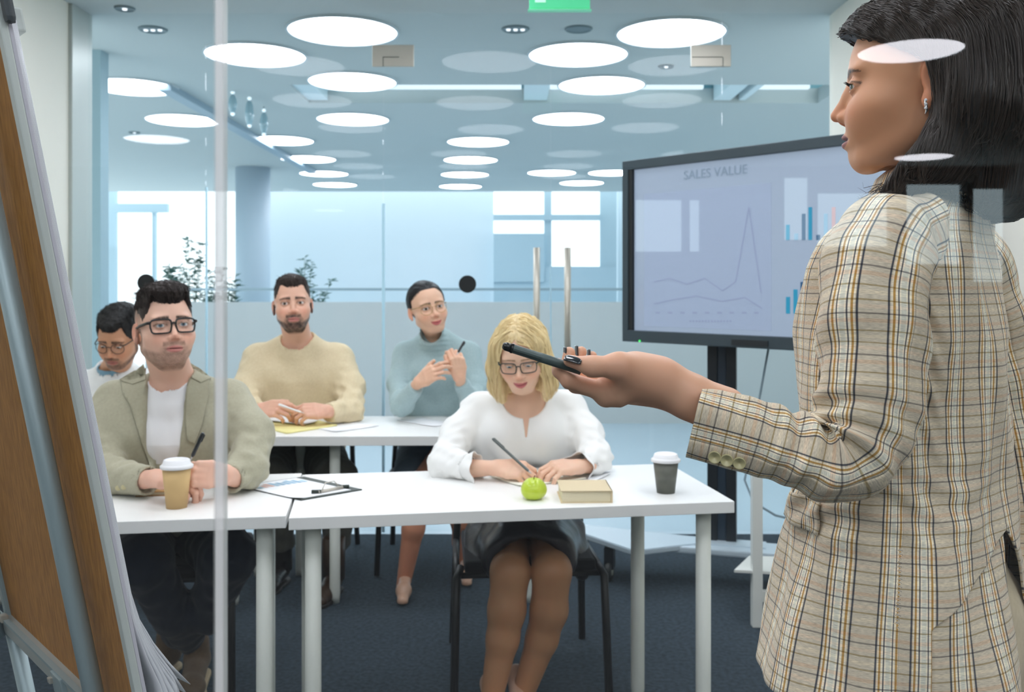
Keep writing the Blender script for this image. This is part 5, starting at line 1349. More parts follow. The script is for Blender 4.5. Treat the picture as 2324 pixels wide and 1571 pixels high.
# ---------------------------------------------------------------- woman in the turtleneck (back row)
def woman_turtleneck():
    T = person('seated woman with pulled-back black hair and thin round glasses, in a pale teal turtleneck', (P(985, 0, 4.75).x, 4.75, 0.47))
    skin = srgb(228, 184, 156); blk_ = srgb(24, 22, 26)
    H = Head(P(970, 699, 4.50), 22, 2, 11, 1.08, male=False, jaw=1.05, smile=1.5)
    J = dict(neck=P(990, 765, 4.63), shR=P(922, 802, 4.65), shL=P(1062, 802, 4.65), hipR=P(955, 1005, 4.75), hipL=P(1015, 1005, 4.75))
    def bust(p, d):
        for s in (-0.06, 0.06): d = smin(d, sph(p, (P(985, 0, 4.5).x + s, 4.575, P(0, 850, 4.55).z), 0.062), 0.05)
        return d
    tor = torso_f(J, 0.10, 0.094, extra=bust)
    armR = [P(920, 806, 4.65), P(905, 870, 4.55), P(912, 918, 4.42), P(945, 878, 4.32)]
    armL = [P(1064, 806, 4.65), P(1078, 870, 4.58), P(1072, 915, 4.45), P(1046, 868, 4.36)]
    sR = sleeve_f(armR, [0.056, 0.052, 0.050, 0.036], 0.004, 20, 1); sL = sleeve_f(armL, [0.056, 0.052, 0.050, 0.036], 0.004, 20, 5)
    n0 = np.array(J['neck'], np.float32); top = np.array(H.w((0, -0.02, -0.108)), np.float32)
    def sw(p):
        d = tor(p, 0.004) + 0.003 * wob(p, (11, 9, 12), 7, 2)
        d = smin(smin(d, sR(p), 0.035), sL(p), 0.035)
        c = rc(p, n0 + (0, 0.0, -0.05), top, 0.075, 0.058) + 0.002 * np.sin(p[:, 2] * 260)
        d = smin(d, c, 0.02)
        ax_ = (top - n0) / np.linalg.norm(top - n0); s = (p - top) @ ax_
        near = np.linalg.norm(p - top, axis=1) < 0.13
        d = np.where(near, np.maximum(d, s), d)
        d = np.where(near, np.maximum(d, -np.maximum(np.linalg.norm(p - top - s[:, None] * ax_, axis=1) - 0.052, -s - 0.05)), d)
        for q, dr in ((armR[-1], armR[-1] - armR[-2]), (armL[-1], armL[-1] - armL[-2])):
            q = np.array(q, np.float32); dr = np.array(dr.normalized(), np.float32); s = (p - q) @ dr; near = np.linalg.norm(p - q, axis=1) < 0.07
            d = np.where(near, np.maximum(d, s), d)
        return d
    lo, hi = bbox([J['neck'], J['shR'], J['shL'], J['hipR'], J['hipL']] + armR + armL, 0.13); lo[2] = 0.5; hi[2] += 0.02
    V, Q = nets(sw, lo, hi, 0.0055); pyobj('turtleneck', V, Q, cloth('knit_teal', srgb(168, 190, 192), 0.95, srgb(150, 174, 178), 450, 0.4), T)
    hR = hand_prims(P(950, 868, 4.30), (0.75, -0.35, 0.48), (-0.35, -0.8, 0.25), -1, curls=[(25, 30, 20), (30, 35, 20), (36, 40, 22), (42, 42, 22)], thumb=((0.5, 0.85, 0.0), 8, 10), s=1.0)
    hL = hand_prims(P(1043, 857, 4.34), (-0.12, -0.15, 0.97), (0.35, -0.9, 0.0), -1, curls=[(40, 60, 30), (45, 62, 30), (48, 62, 30), (50, 60, 30)], thumb=((0.5, 0.85, -0.1), 15, 15), s=1.0)
    npts = [H.w((0, -0.02, -0.06)), J['neck'] + Vector((0, 0.0, 0.0)), J['neck'] + Vector((0, 0.0, -0.06))]
    def colf(V): return face_color(H.loc(V), skin, srgb(200, 104, 104), blk_, browt=1.0, blush=0.5, smile=1.5)
    leg = [([P(1010, 1040, 4.5), P(960, 1095, 4.18), P(938, 1200, 4.15), P(915, 1330, 4.17)], [0.08, 0.055, 0.048, 0.030]),
           ([P(1030, 1060, 4.5), P(1050, 1180, 4.35), P(1048, 1230, 4.4), P(1056, 1300, 4.45)], [0.07, 0.055, 0.042, 0.028])]
    body_mesh(T, H, npts, [0.047, 0.049, 0.055], tor, colf, [hR, hL], [([P(935, 884, 4.35), P(950, 868, 4.30)], [0.028, 0.022]), ([P(1048, 880, 4.38), P(1043, 857, 4.34)], [0.027, 0.021])],
              np.array(H.c) + (-0.18, -0.16, -0.22), np.array(H.c) + (0.2, 0.22, 0.16), 0.003, 0.0028, skin, extra=[(leg, srgb(206, 142, 112))], shrink=0.008)
    eyes(H, T, (0.1, 1, 0.08), 'brown')
    glasses(H, T, mat('glasses_gold', srgb(196, 160, 96), 0.25, 0.8), lens, 'round', 0.0255, 0.0235, 0.0009, label='thin gold round glasses')
    hm = mat('hair_black', srgb(22, 22, 26), 0.4, spec=0.5, bump=((420, 420, 60), 0.5, 0.001))
    def hair(p):
        q = H.loc(p); ax = np.abs(q[:, 0] - 0.0); z = q[:, 2]; y = q[:, 1]
        line = np.maximum(0.078 - 12 * np.clip(ax - 0.018, 0, 1) ** 2, -0.05)
        e = np.clip((z - line) / 0.03, 0, 1)
        d = head_sdf(q, False, ears=False) - np.where(y > 0.015, 0.0055 * e, 0.0060)
        d = smin(d, sph(q, (0.0, -0.12, 0.02), 0.035), 0.02)
        d = smin(d, rc(q, (-0.02, -0.11, -0.02), (-0.07, -0.07, -0.11), 0.025, 0.008), 0.02)
        lim = np.where(y > 0.02, 0.070 - 0.55 * np.clip(ax - 0.02, 0, 1), np.where(y > -0.01, 0.03 - 0.03 * 1.0, -0.06))
        lim = np.where((y <= 0.02) & (y > -0.03), 0.018, lim)
        cut = np.where(y > 0.02, line - z, np.where(y > -0.035, 0.012 - z + (y > 0) * 0, -0.06 - z))
        return smax(d, cut, 0.008) * H.s
    V, Q = nets(hair, H.c - 0.18, H.c + 0.17, 0.0033); ho = pyobj('hair', V, Q, hm, T)
    st = surf_pts(hair, H.c - 0.12, H.c + 0.14, 1500, 21, lambda p: H.loc(p)[:, 2] > 0.0)
    def comb(p, i):
        q = H.loc(p); v = np.stack([q[:, 0] * 4, -1 + 0 * q[:, 1], -0.4 - 0 * q[:, 2]], 1); return (v @ H.R.T).astype(np.float32)
    V2, Q2 = strands(hair, st, comb, steps=9, seg=0.010, w=0.0008, lift=0.002, seed=9)
    pyobj('hair_strands', V2, Q2, mat('hair_black_gloss', srgb(44, 42, 46), 0.35, spec=0.6), ho, kind='stuff')
    nude = mat('shoe_nude', srgb(200, 160, 135), 0.4)
    shoe('shoe', (P(922, 0, 4.22).x, 4.22, 0.07), (P(912, 0, 4.0).x, 4.03, 0.0), nude, T, 0.033, 0.02)
    shoe('shoe', (P(1056, 0, 4.45).x, 4.47, 0.07), (P(1060, 0, 4.3).x, 4.28, 0.0), nude, T, 0.033, 0.02)
    sk = mat('skirt_grey_blue', srgb(84, 100, 112), 0.8)
    legs_mesh('skirt', [([P(955, 1010, 4.75), P(935, 1075, 4.35)], [0.11, 0.085]), ([P(1015, 1010, 4.75), P(1020, 1065, 4.35)], [0.11, 0.085])], sk, T, 0.009)
    tag(tube('bag', [P(975, 1050, 4.3), P(985, 1085, 4.25), P(990, 1112, 4.22)], [0.05, 0.085, 0.03], mat('leather_brown', srgb(52, 30, 24), 0.25, spec=0.6), n=20), 'dark brown leather bag on the lap of the woman in the turtleneck', 'bag') if False else None
    pen('pen', P(1036, 806, 4.25), P(1054, 775, 4.28), 0.0055, MATS.get('pen_black') or mat('pen_black', srgb(26, 30, 32), 0.35), 'short black pen held up by the woman in the turtleneck')
# ---------------------------------------------------------------- half hidden man (back left)
def man_hidden():
    T = person('man in a white sweater with bowed head and round glasses, half hidden behind the blazer', (P(255, 0, 4.6).x, 4.6, 0.47))
    skin = srgb(196, 144, 112); dark = srgb(20, 18, 18)
    H = Head(P(272, 765, 4.33), -3, -24, -2, 1.12, male=True, jaw=1.0, lidz=0.002)
    J = dict(neck=P(262, 838, 4.5), shR=P(180, 872, 4.55), shL=P(345, 872, 4.55), hipR=P(230, 1040, 4.7), hipL=P(300, 1040, 4.7))
    tor = torso_f(J, 0.135, 0.125)
    armR = [P(180, 875, 4.55), P(160, 930, 4.45), P(190, 965, 4.3), P(250, 960, 4.22)]
    armL = [P(345, 875, 4.55), P(365, 930, 4.45), P(345, 965, 4.3), P(300, 962, 4.22)]
    sR = sleeve_f(armR, [0.068, 0.064, 0.056, 0.045], 0.007, 18, 1); sL = sleeve_f(armL, [0.068, 0.064, 0.056, 0.045], 0.007, 18, 5)
    n0 = np.array(J['neck'], np.float32)
    def sw(p):
        d = tor(p, 0.006) + 0.005 * wob(p, (9, 8, 7), 7, 2)
        d = smin(smin(d, sR(p), 0.04), sL(p), 0.04)
        d = smin(d, rc(p, n0 + (0, 0.0, -0.06), n0 + (0, -0.01, 0.0), 0.09, 0.078), 0.03)
        return smax(d, -rc(p, n0 + (0, -0.02, -0.01), n0 + (0, -0.05, 0.2), 0.070, 0.11), 0.006)
    lo, hi = bbox([J['neck'], J['shR'], J['shL'], J['hipR'], J['hipL']] + armR + armL, 0.15); lo[2] = 0.45
    V, Q = nets(sw, lo, hi, 0.0075); pyobj('sweater', V, Q, cloth('sweater_white', srgb(232, 234, 234), 0.95, srgb(220, 222, 222), 500, 0.4), T)
    def col_(p): # shirt collar, a ring inside the neckline
        d = np.abs(rc(p, n0 + (0, -0.01, -0.05), n0 + (0, -0.035, 0.06), 0.072, 0.066)) - 0.003
        return np.maximum(np.maximum(d, p[:, 2] - n0[2] - 0.028 - 0.3 * (p[:, 1] - n0[1])), n0[2] - 0.07 - p[:, 2])
    V, Q = nets(col_, n0 - 0.13, n0 + 0.13, 0.004); pyobj('shirt_collar', V, Q, cloth('shirt_blue', srgb(120, 158, 178), 0.8), T)
    hR = hand_prims(P(252, 955, 4.2), (0.9, -0.3, 0.0), (0, -0.5, 0.85), -1, curl=(40, 45, 25), s=1.1); hL = hand_prims(P(312, 958, 4.2), (-0.9, -0.3, 0.0), (0, -0.5, 0.85), 1, curl=(40, 45, 25), s=1.1)
    npts = [H.w((0, -0.02, -0.055)), J['neck'] + Vector((0, 0.0, 0.0)), J['neck'] + Vector((0, 0.0, -0.07))]
    def colf(V): return face_color(H.loc(V), skin, srgb(160, 96, 86), dark, beard=beard_full, beardcol=srgb(40, 30, 26), beardamt=0.7, browt=1.5, blush=0.4)
    body_mesh(T, H, npts, [0.060, 0.062, 0.07], tor, colf, [hR, hL], [([P(235, 958, 4.24), P(252, 955, 4.2)], [0.032, 0.027]), ([P(325, 960, 4.24), P(312, 958, 4.2)], [0.032, 0.027])],
              np.array(H.c) + (-0.2, -0.18, -0.33), np.array(H.c) + (0.22, 0.27, 0.17), 0.0036, 0.0038, skin)
    eyes(H, T, (0, 0.9, -0.4), 'brown')
    short_hair(H, mat('hair_black_short', srgb(24, 22, 22), 0.55, spec=0.35, bump=((400, 200, 400), 0.7, 0.002)), T, 0.060, top=0.022, side=0.010, side_lo=-0.004, back_lo=-0.04, h=0.0038, nstr=600, seed=8)
    glasses(H, T, mat('glasses_dark', srgb(30, 24, 22), 0.3), lens, 'round', 0.0245, 0.022, 0.0014, label='dark round glasses')
    tm = cloth('trousers_dark', srgb(40, 42, 46), 0.9)
    legs_mesh('trousers', [([J['hipR'], P(200, 1130, 4.2), P(215, 1290, 4.3)], [0.115, 0.085, 0.06]), ([J['hipL'], P(330, 1130, 4.2), P(320, 1290, 4.3)], [0.115, 0.085, 0.06])], tm, T, 0.010)
    for u in (215, 320):
        x = P(u, 0, 4.3).x; shoe('shoe', (x, 4.3, 0.02), (x, 4.1, 0.0), mat('boot_black', srgb(26, 24, 24), 0.3), T, 0.045, 0.07)
for fn in (man_blazer, woman_blonde, man_sweater, woman_turtleneck, man_hidden): fn()
# ---------------------------------------------------------------- the presenter in the plaid jacket (nearest figure)
def ramp(nt, src, stops, period):
    a = nt.nodes.new('ShaderNodeMath'); a.operation = 'MULTIPLY'; a.inputs[1].default_value = 1.0 / period
    b = nt.nodes.new('ShaderNodeMath'); b.operation = 'FRACT'; nt.links.new(src, a.inputs[0]); nt.links.new(a.outputs[0], b.inputs[0])
    r = nt.nodes.new('ShaderNodeValToRGB'); r.color_ramp.interpolation = 'LINEAR'
    cr = r.color_ramp; cr.elements[0].position = 0; cr.elements[0].color = (*stops[0][2], 1); cr.elements.remove(cr.elements[1])
    e = 0.0004 / period
    for x0, x1, c, bg in [(s[0] / period, s[1] / period, s[2], s[3]) for s in stops[1:]]:
        for pos, cc in ((max(x0 - e, 0.0001), bg), (x0 + e, c), (x1 - e, c), (min(x1 + e, 0.9999), bg)):
            k = cr.elements.new(pos); k.color = (*cc, 1)
    nt.links.new(b.outputs[0], r.inputs[0]); return r.outputs[0]
def plaid_mat(name='plaid_wool', swap=False):
    m = bpy.data.materials.new(name); m.use_nodes = True; nt = m.node_tree; b = nt.nodes['Principled BSDF']
    at = nt.nodes.new('ShaderNodeAttribute'); at.attribute_name = 'cloth_uv'
    sx = nt.nodes.new('ShaderNodeSeparateXYZ'); nt.links.new(at.outputs['Vector'], sx.inputs[0])
    U, Vv = sx.outputs[0], sx.outputs[1]
    one = (1, 1, 1); nv = (0.10, 0.12, 0.19); oc = (0.78, 0.52, 0.20); wh = (1.45, 1.5, 1.55); ol = (0.58, 0.50, 0.34); rs = (1.0, 0.86, 0.78)
    vs = [(0, 0, one), (0.0020, 0.0042, nv, one), (0.0066, 0.0092, oc, wh), (0.0118, 0.0134, nv, wh), (0.0152, 0.0205, (1.15, 1.28, 1.38), wh), (0.0222, 0.0236, nv, wh), (0.0262, 0.0290, oc, wh), (0.0322, 0.0344, nv, one)]
    hs = [(0, 0, one), (0.0030, 0.0045, ol, one), (0.0085, 0.0125, (1.15, 1.13, 1.08), one), (0.0172, 0.0188, ol, one), (0.0225, 0.0262, (1.12, 1.04, 1.0), one), (0.0305, 0.0320, (0.34, 0.33, 0.36), one), (0.0365, 0.0405, rs, one)]
    v = ramp(nt, U, vs, 0.062); h = ramp(nt, Vv, hs, 0.0455)
    mx = nt.nodes.new('ShaderNodeMix'); mx.data_type = 'RGBA'; mx.blend_type = 'MULTIPLY'; mx.inputs[0].default_value = 1; nt.links.new(v, mx.inputs[6]); nt.links.new(h, mx.inputs[7])
    # fine weft streaks
    mp = nt.nodes.new('ShaderNodeMapping'); mp.inputs['Scale'].default_value = (140, 1500, 1); nt.links.new(at.outputs['Vector'], mp.inputs[0])
    n = nt.nodes.new('ShaderNodeTexNoise'); n.inputs['Scale'].default_value = 1; n.inputs['Detail'].default_value = 2; nt.links.new(mp.outputs[0], n.inputs[0])
    r2 = nt.nodes.new('ShaderNodeMapRange'); r2.inputs[1].default_value = 0.3; r2.inputs[2].default_value = 0.7; r2.inputs[3].default_value = 0.72; r2.inputs[4].default_value = 1.22; nt.links.new(n.outputs[0], r2.inputs[0])
    m2 = nt.nodes.new('ShaderNodeMix'); m2.data_type = 'RGBA'; m2.blend_type = 'MULTIPLY'; m2.inputs[0].default_value = 1; m2.inputs[7].default_value = (*srgb(214, 200, 177), 1); nt.links.new(mx.outputs[2], m2.inputs[6])
    m3 = nt.nodes.new('ShaderNodeMix'); m3.data_type = 'RGBA'; m3.blend_type = 'MULTIPLY'; m3.inputs[0].default_value = 1; nt.links.new(m2.outputs[2], m3.inputs[6]); nt.links.new(r2.outputs[0], m3.inputs[7])
    nt.links.new(m3.outputs[2], b.inputs['Base Color']); b.inputs['Roughness'].default_value = 0.9; b.inputs['Specular IOR Level'].default_value = 0.15; b.inputs['Sheen Weight'].default_value = 0.15
    bp = nt.nodes.new('ShaderNodeBump'); bp.inputs['Strength'].default_value = 0.25; bp.inputs['Distance'].default_value = 0.0006; nt.links.new(n.outputs[0], bp.inputs['Height']); nt.links.new(bp.outputs[0], b.inputs['Normal'])
    return m
def loft(name, rings, m, parent, closed=True, uv=None, solid=0.0, **k):
    """rings: array rows x cols x 3"""
    A = np.asarray(rings, np.float32); R_, N = A.shape[:2]; Q = []
    r, c = np.meshgrid(np.arange(R_ - 1), np.arange(N if closed else N - 1), indexing='ij'); c2 = (c + 1) % N
    Q = np.stack([r * N + c, r * N + c2, (r + 1) * N + c2, (r + 1) * N + c], -1).reshape(-1, 4)
    o = pyobj(name, A.reshape(-1, 3), Q, m, parent, uv=uv.reshape(-1, 2) if uv is not None else None, **k)
    if solid:
        md = o.modifiers.new('thick', 'SOLIDIFY'); md.thickness = solid; md.offset = -1
    return o
def presenter():
    T = person('woman with a dark bob presenting in a beige plaid jacket, seen from behind, pen in her outstretched hand', (0.55, 1.31, 0))
    T['label'] = 'dark-haired woman in a beige plaid jacket, back to the viewer, pointing a pen'
    PM = plaid_mat()
    fv = np.array((-0.76, 0.65, 0)); Lv = np.array((-0.65, -0.76, 0))
    # torso rings: z, centre x, centre y, a (shoulder axis), b (depth)
    S = np.array([(1.512, .575, 1.285, .055, .056), (1.500, .572, 1.285, .064, .062), (1.485, .566, 1.285, .085, .070), (1.470, .556, 1.285, .118, .078), (1.452, .547, 1.287, .150, .088), (1.425, .541, 1.29, .168, .098), (1.38, .538, 1.295, .178, .110), (1.30, .536, 1.30, .180, .122),
                  (1.20, .535, 1.30, .176, .124), (1.10, .535, 1.30, .178, .128), (1.03, .532, 1.295, .194, .138), (0.95, .528, 1.29, .216, .150), (0.88, .525, 1.285, .232, .162), (0.862, .524, 1.285, .236, .165)])
    S = S[::-1]
    rows = 150; zs = np.linspace(0.862, 1.512, rows)
    par = np.stack([np.interp(zs, S[:, 0], S[:, k]) for k in (1, 2, 3, 4)], 1)
    for _ in range(2): par[1:-1] = (par[:-2] + 2 * par[1:-1] + par[2:]) / 4
    def ringpts(th, zi, off=0.0):
        """th: rows x cols angles"""
        cx, cy, a, b = [par[:, k][:, None] for k in range(4)]; z = zs[:, None]
        ct, st_ = np.cos(th), np.sin(th); e = 0.9
        ce = np.sign(ct) * np.abs(ct) ** e; se = np.sign(st_) * np.abs(st_) ** e
        # folds
        w = 0.010 * np.clip((1.02 - z) / 0.2, 0, 1) * np.sin(th * 5 + 1.0 + 3 * (z - 0.9)) + 0.0035 * np.clip((1.02 - z) / 0.2, 0, 1) * np.sin(th * 11 + z * 9)
        w = w + 0.004 * np.exp(-((z - 1.10) / 0.05) ** 2) * np.sin(z * 150 + 5 * np.sin(th * 3)) * np.clip(np.sin(th), 0, 1)
        w = w + 0.0045 * np.sin(3 * th + 14 * z) + 0.0032 * np.sin(7 * th - 22 * z + 1.3) + 0.0022 * np.sin(12 * th + 30 * z) * np.sin(2 * th + 9 * z)
        w = w + 0.006 * np.exp(-((th - 2.2) / 0.16) ** 2) * np.exp(-((z - 1.26) / 0.09) ** 2) * np.sin((z + 0.25 * th) * 120)
        w = w + off
        X = cx + fv[0] * ce * (b + w) + Lv[0] * se * (a + w); Y = cy + fv[1] * ce * (b + w) + Lv[1] * se * (a + w)
        Z = np.broadcast_to(z, th.shape) + 0.0
        # back of the collar higher than the front, shoulders slope
        Z = Z - 0.020 * np.clip((z - 1.40) / 0.1, 0, 1) * (ct > 0) * ct
        return np.stack([X, Y, Z], -1)
    zv = 1.050
    def uvof(th):
        u = th * 0.172 + np.where(th > 1.98, 0.021, 0) + np.where(th > math.pi, 0.017, 0)
        return np.stack([u, np.broadcast_to(zs[:, None] * 1.0, th.shape)], -1)
    # outer shell from the front opening round the left side to the vent edge, and on round the right side
    N = 150; cut = np.where(zs < zv, np.pi - (np.pi - 0.70 * np.pi) * np.clip((zv - zs) / 0.085, 0, 1) ** 0.9, np.pi)
    th = 0.10 + (cut[:, None] - 0.10) * np.linspace(0, 1, N)[None, :]
    jk = loft('jacket', ringpts(th, 0, 0.0), PM, T, closed=False, uv=uvof(th), solid=0.003)
    gap = np.where(zs < zv, 0.60 * np.clip((zv - zs) / 0.2, 0, 1), 0)
    th = np.pi + gap[:, None] + (2 * np.pi - 0.10 - np.pi - gap[:, None]) * np.linspace(0, 1, N)[None, :]
    loft('jacket_back_panel', ringpts(th, 0, 0.0) + (np.array((0.0, -0.02, 0.0)) * gap[:, None, None]), PM, jk, closed=False, uv=uvof(th), solid=0.003)
    k = zs < zv + 0.012
    th = cut[:, None] - 0.25 + (np.pi - 0.01 - 0.10 * np.clip((zv - zs) / 0.1, 0, 1)[:, None] - cut[:, None] + 0.25) * np.linspace(0, 1, 60)[None, :]
    R3 = ringpts(th, 0, -0.004); loft('vent_underlap', R3[k], PM, jk, closed=False, uv=(uvof(th) + (0.013, 0.008))[k], solid=0.002)
    # pocket flap
    kz = (zs > 1.048) & (zs < 1.09); th = np.linspace(0.55, 1.30, 30)[None, :] + 0 * zs[:, None]
    loft('pocket_flap', ringpts(th, 0, 0.006)[kz], PM, jk, closed=False, uv=(uvof(th) + (0.006, 0.01))[kz], solid=0.003)
    # collar roll at the neck
    th = np.linspace(0.5, 2 * np.pi - 0.5, 60); A = []; UV = []
    for i, (dz, r) in enumerate(((-0.004, .0), (0.010, .004), (0.020, .010), (0.024, .016), (0.018, .023), (0.0, .032), (-0.018, .042), (-0.026, .046))):
        a, b = 0.055 + r * 1.05, 0.054 + r * 0.9; X = .575 + fv[0] * np.cos(th) * b + Lv[0] * np.sin(th) * a; Y = 1.285 + fv[1] * np.cos(th) * b + Lv[1] * np.sin(th) * a
        A.append(np.stack([X, Y, 1.500 + dz - 0.016 * np.clip(np.cos(th), 0, 1)], -1)); UV.append(np.stack([th * 0.09, np.full(60, i * 0.01)], -1))
    loft('jacket_collar', A, PM, jk, closed=False, uv=np.array(UV), solid=0.003)
    # sleeves
    def sleeve(name, pts, rs, wr, seed, par_):
        P_ = np.array([tuple(p) for p in pts]); L = np.r_[0, np.cumsum(np.linalg.norm(np.diff(P_, axis=0), axis=1))]
        M_ = 190; s = np.linspace(0, L[-1], M_)
        def cr(t):
            i = np.clip(np.searchsorted(L, t) - 1, 0, len(L) - 2); u = (t - L[i]) / (L[i + 1] - L[i])
            g = lambda j: P_[np.clip(j, 0, len(P_) - 1)]
            p0, p1, p2, p3 = g(i - 1), g(i), g(i + 1), g(i + 2)
            return 0.5 * ((2 * p1) + (-p0 + p2) * u + (2 * p0 - 5 * p1 + 4 * p2 - p3) * u * u + (-p0 + 3 * p1 - 3 * p2 + p3) * u ** 3)
        C = np.array([cr(t) for t in s]); rr = np.interp(s, L, rs)
        for _ in range(6): rr[1:-1] = (rr[:-2] + 2 * rr[1:-1] + rr[2:]) / 4
        Tn = np.gradient(C, axis=0); Tn /= np.linalg.norm(Tn, axis=1)[:, None]
        n = np.array((0, -1.0, 0)); Ns = []
        for t in Tn:
            n = n - t * (n @ t); n /= np.linalg.norm(n); Ns.append(n.copy())
        Ns = np.array(Ns); Bs = np.cross(Tn, Ns)
        K = 84; a = np.linspace(0, 2 * np.pi, K, endpoint=True)
        sa = s[:, None]; w = wr(sa, a[None, :], L)
        R_ = rr[:, None] + w
        A = C[:, None] + (Ns[:, None] * np.cos(a)[None, :, None] + Bs[:, None] * np.sin(a)[None, :, None]) * R_[..., None]
        UV = np.stack([np.broadcast_to(a * 0.058 + 0.004, R_.shape), np.broadcast_to(sa, R_.shape)], -1)
        return loft(name, A, PM, par_, closed=False, uv=UV, solid=0.003), C, Ns, Bs, rr
    lp = [P(2072, 520, 1.20), P(2012, 560, 1.165), P(1982, 660, 1.14), P(1976, 800, 1.125), P(1968, 930, 1.115), P(1945, 1010, 1.11), P(1895, 1047, 1.11), P(1800, 1022, 1.12), P(1700, 990, 1.13), P(1576, 957, 1.145)]
    lr = [0.050, 0.062, 0.063, 0.062, 0.060, 0.057, 0.050, 0.0425, 0.043, 0.0435]
    def wrL(s, a, L):
        e = L[6]; g = np.exp(-((s - e) / 0.07) ** 2); inner = 0.5 + 0.5 * np.cos(a - 1.6)
        w = 0.0055 * g * np.sin((s - e) * 190 + 1.8 * np.sin(a * 2)) * (0.35 + inner)
        w = w + 0.0045 * np.exp(-((s - 0.02) / 0.08) ** 2) * np.sin(s * 110 + 3 * np.sin(a)) + 0.005 * np.exp(-((s - L[3]) / 0.09) ** 2) * np.sin(s * 75 + 2.2 * np.sin(a + 0.8)) * (0.4 + 0.6 * np.sin(a * 0.5) ** 2)
        w = w + 0.0025 * np.sin(3 * a + 20 * s) + 0.0016 * np.sin(5 * a - 31 * s)
        return w + 0.0 * s
    sl, C, Ns, Bs, rr = sleeve('jacket_sleeve', lp, lr, wrL, 1, jk)
    rp = [Vector((.66, 1.40, 1.43)), Vector((.70, 1.43, 1.36)), Vector((.74, 1.44, 1.22)), Vector((.76, 1.42, 1.08)), Vector((.75, 1.37, .96)), Vector((.72, 1.33, .86))]
    sleeve('jacket_sleeve', rp, [0.05, 0.06, 0.058, 0.053, 0.048, 0.044], lambda s, a, L: 0.003 * np.sin(s * 60 + 2 * np.sin(a)) + 0 * s, 2, jk)
    # cuff buttons
    tb = bvh_of(sl); o = Vector(camo.location); bt = mat('button_horn_clear', srgb(196, 186, 140), 0.25, spec=0.6)
    for u, v in ((1622, 1036), (1650, 1043), (1678, 1049)):
        dr = (P(u, v, 1) - o).normalized(); h = tb.ray_cast(o, dr)
        if h[0]:
            n = h[1] if h[1].dot(dr) < 0 else -h[1]
            Mx = Matrix.Translation(h[0] + n * 0.0015) @ Vector((0, 0, 1)).rotation_difference((n * 0.6 - dr * 0.4).normalized()).to_matrix().to_4x4()
            obj('sleeve_button', lathe_bm([(0, 0.0012), (0.0018, 0.0012), (0.0022, 0.0022), (0.0060, 0.0020), (0.0066, 0.0030), (0.0074, 0.0026), (0.0076, 0.001), (0.0070, 0), (0, 0)], 28, M=Mx), bt, jk, smooth=True)
    # head, neck, chest, hand in one skin
    skin = srgb(214, 156, 118)
    H = Head((0.541, 1.25, 1.625), -113, -1, 0, 1.0, male=False, jaw=0.98, nose=1.0, mouth_open=0.5, lidz=0.0012)
    npts = [H.w((0, -0.025, -0.055)), Vector((.572, 1.283, 1.50)), Vector((.56, 1.29, 1.42))]
    def colf(V): return face_color(H.loc(V), skin, srgb(150, 84, 84), srgb(34, 24, 22), browt=1.25, blush=0.4)
    def f(p): return smin(smin(H.sdf(p), chain(p, npts, [0.048, 0.050, 0.06], 0.02), 0.02), ell(p, (.545, 1.29, 1.37), (.085, .06, .09)), 0.03)
    parts = []
    V, Q = nets(f, (.40, 1.10, 1.25), (.72, 1.42, 1.78), 0.0018); parts.append((V, Q, colf(V)))
    # hand, joint by joint: palm up, fingertips curling up behind the pen
    d = 1.15
    W_ = P(1520, 878, 1.165)
    ch = [([P(1640, 935, 1.155), P(1560, 898, 1.160), P(1495, 868, 1.165)], [0.0315, 0.0265, 0.0245]),
          ([P(1500, 862, 1.160), P(1440, 852, 1.155), P(1395, 868, 1.155)], [0.0235, 0.0240, 0.0195]),
          ([P(1500, 872, 1.175), P(1440, 872, 1.190), P(1400, 880, 1.195)], [0.0235, 0.0215, 0.0175]),
          ([P(1470, 868, 1.18), P(1400, 868, 1.215), P(1375, 872, 1.222)], [0.020, 0.017, 0.014]),
          ([P(1395, 893, 1.150), P(1374, 902, 1.150)], [0.0175, 0.0115])]
    fg = [([P(1378, 893, 1.148), P(1292, 864, 1.138), P(1270, 842, 1.142), P(1266, 826, 1.150)], [0.0120, 0.0098, 0.0086, 0.0072]),
          ([P(1374, 890, 1.172), P(1306, 874, 1.166), P(1286, 834, 1.168), P(1292, 801, 1.172)], [0.0112, 0.0096, 0.0086, 0.0074]),
          ([P(1374, 886, 1.196), P(1322, 876, 1.196), P(1308, 834, 1.196), P(1319, 799, 1.198)], [0.0108, 0.0092, 0.0082, 0.0072]),
          ([P(1380, 880, 1.216), P(1344, 868, 1.220), P(1332, 838, 1.220), P(1344, 808, 1.220)], [0.0098, 0.0082, 0.0074, 0.0062])]
    tm = ([P(1470, 858, 1.150), P(1405, 832, 1.122), P(1345, 832, 1.110), P(1292, 819, 1.118)], [0.0190, 0.0150, 0.0102, 0.0070])
    def hd(p):
        q = None
        for pts, rs in ch:
            e = chain(p, pts, rs, 0.012); q = e if q is None else smin(q, e, 0.020)
        fd = None
        for pts, rs in fg:
            e = chain(p, pts, rs, 0.004); fd = e if fd is None else smin(fd, e, 0.0015)
        q = smin(q, fd, 0.008)
        return smin(q, chain(p, tm[0], tm[1], 0.012), 0.004 + 0.022 * np.clip((p[:, 0] - P(1370, 0, 1.13).x) / 0.02, 0, 1))
    lo, hi = bbox([x for pts, _ in ch + fg + [tm] for x in pts], 0.035)
    V, Q = nets(hd, lo, hi, 0.0014); parts.append((V, Q, skin_tone(V, srgb(222, 172, 142))))
    rh = hand_prims((.715, 1.32, .845), (-0.05, -0.02, -1), (.7, .7, 0), 1, curl=(22, 25, 18)); rs_ = hand_sdf(rh)
    a_, b_ = bbox([q for pts, _ in rh for q in pts], 0.03); V, Q = nets(rs_, a_, b_, 0.003); parts.append((V, Q, skin_tone(V, skin)))
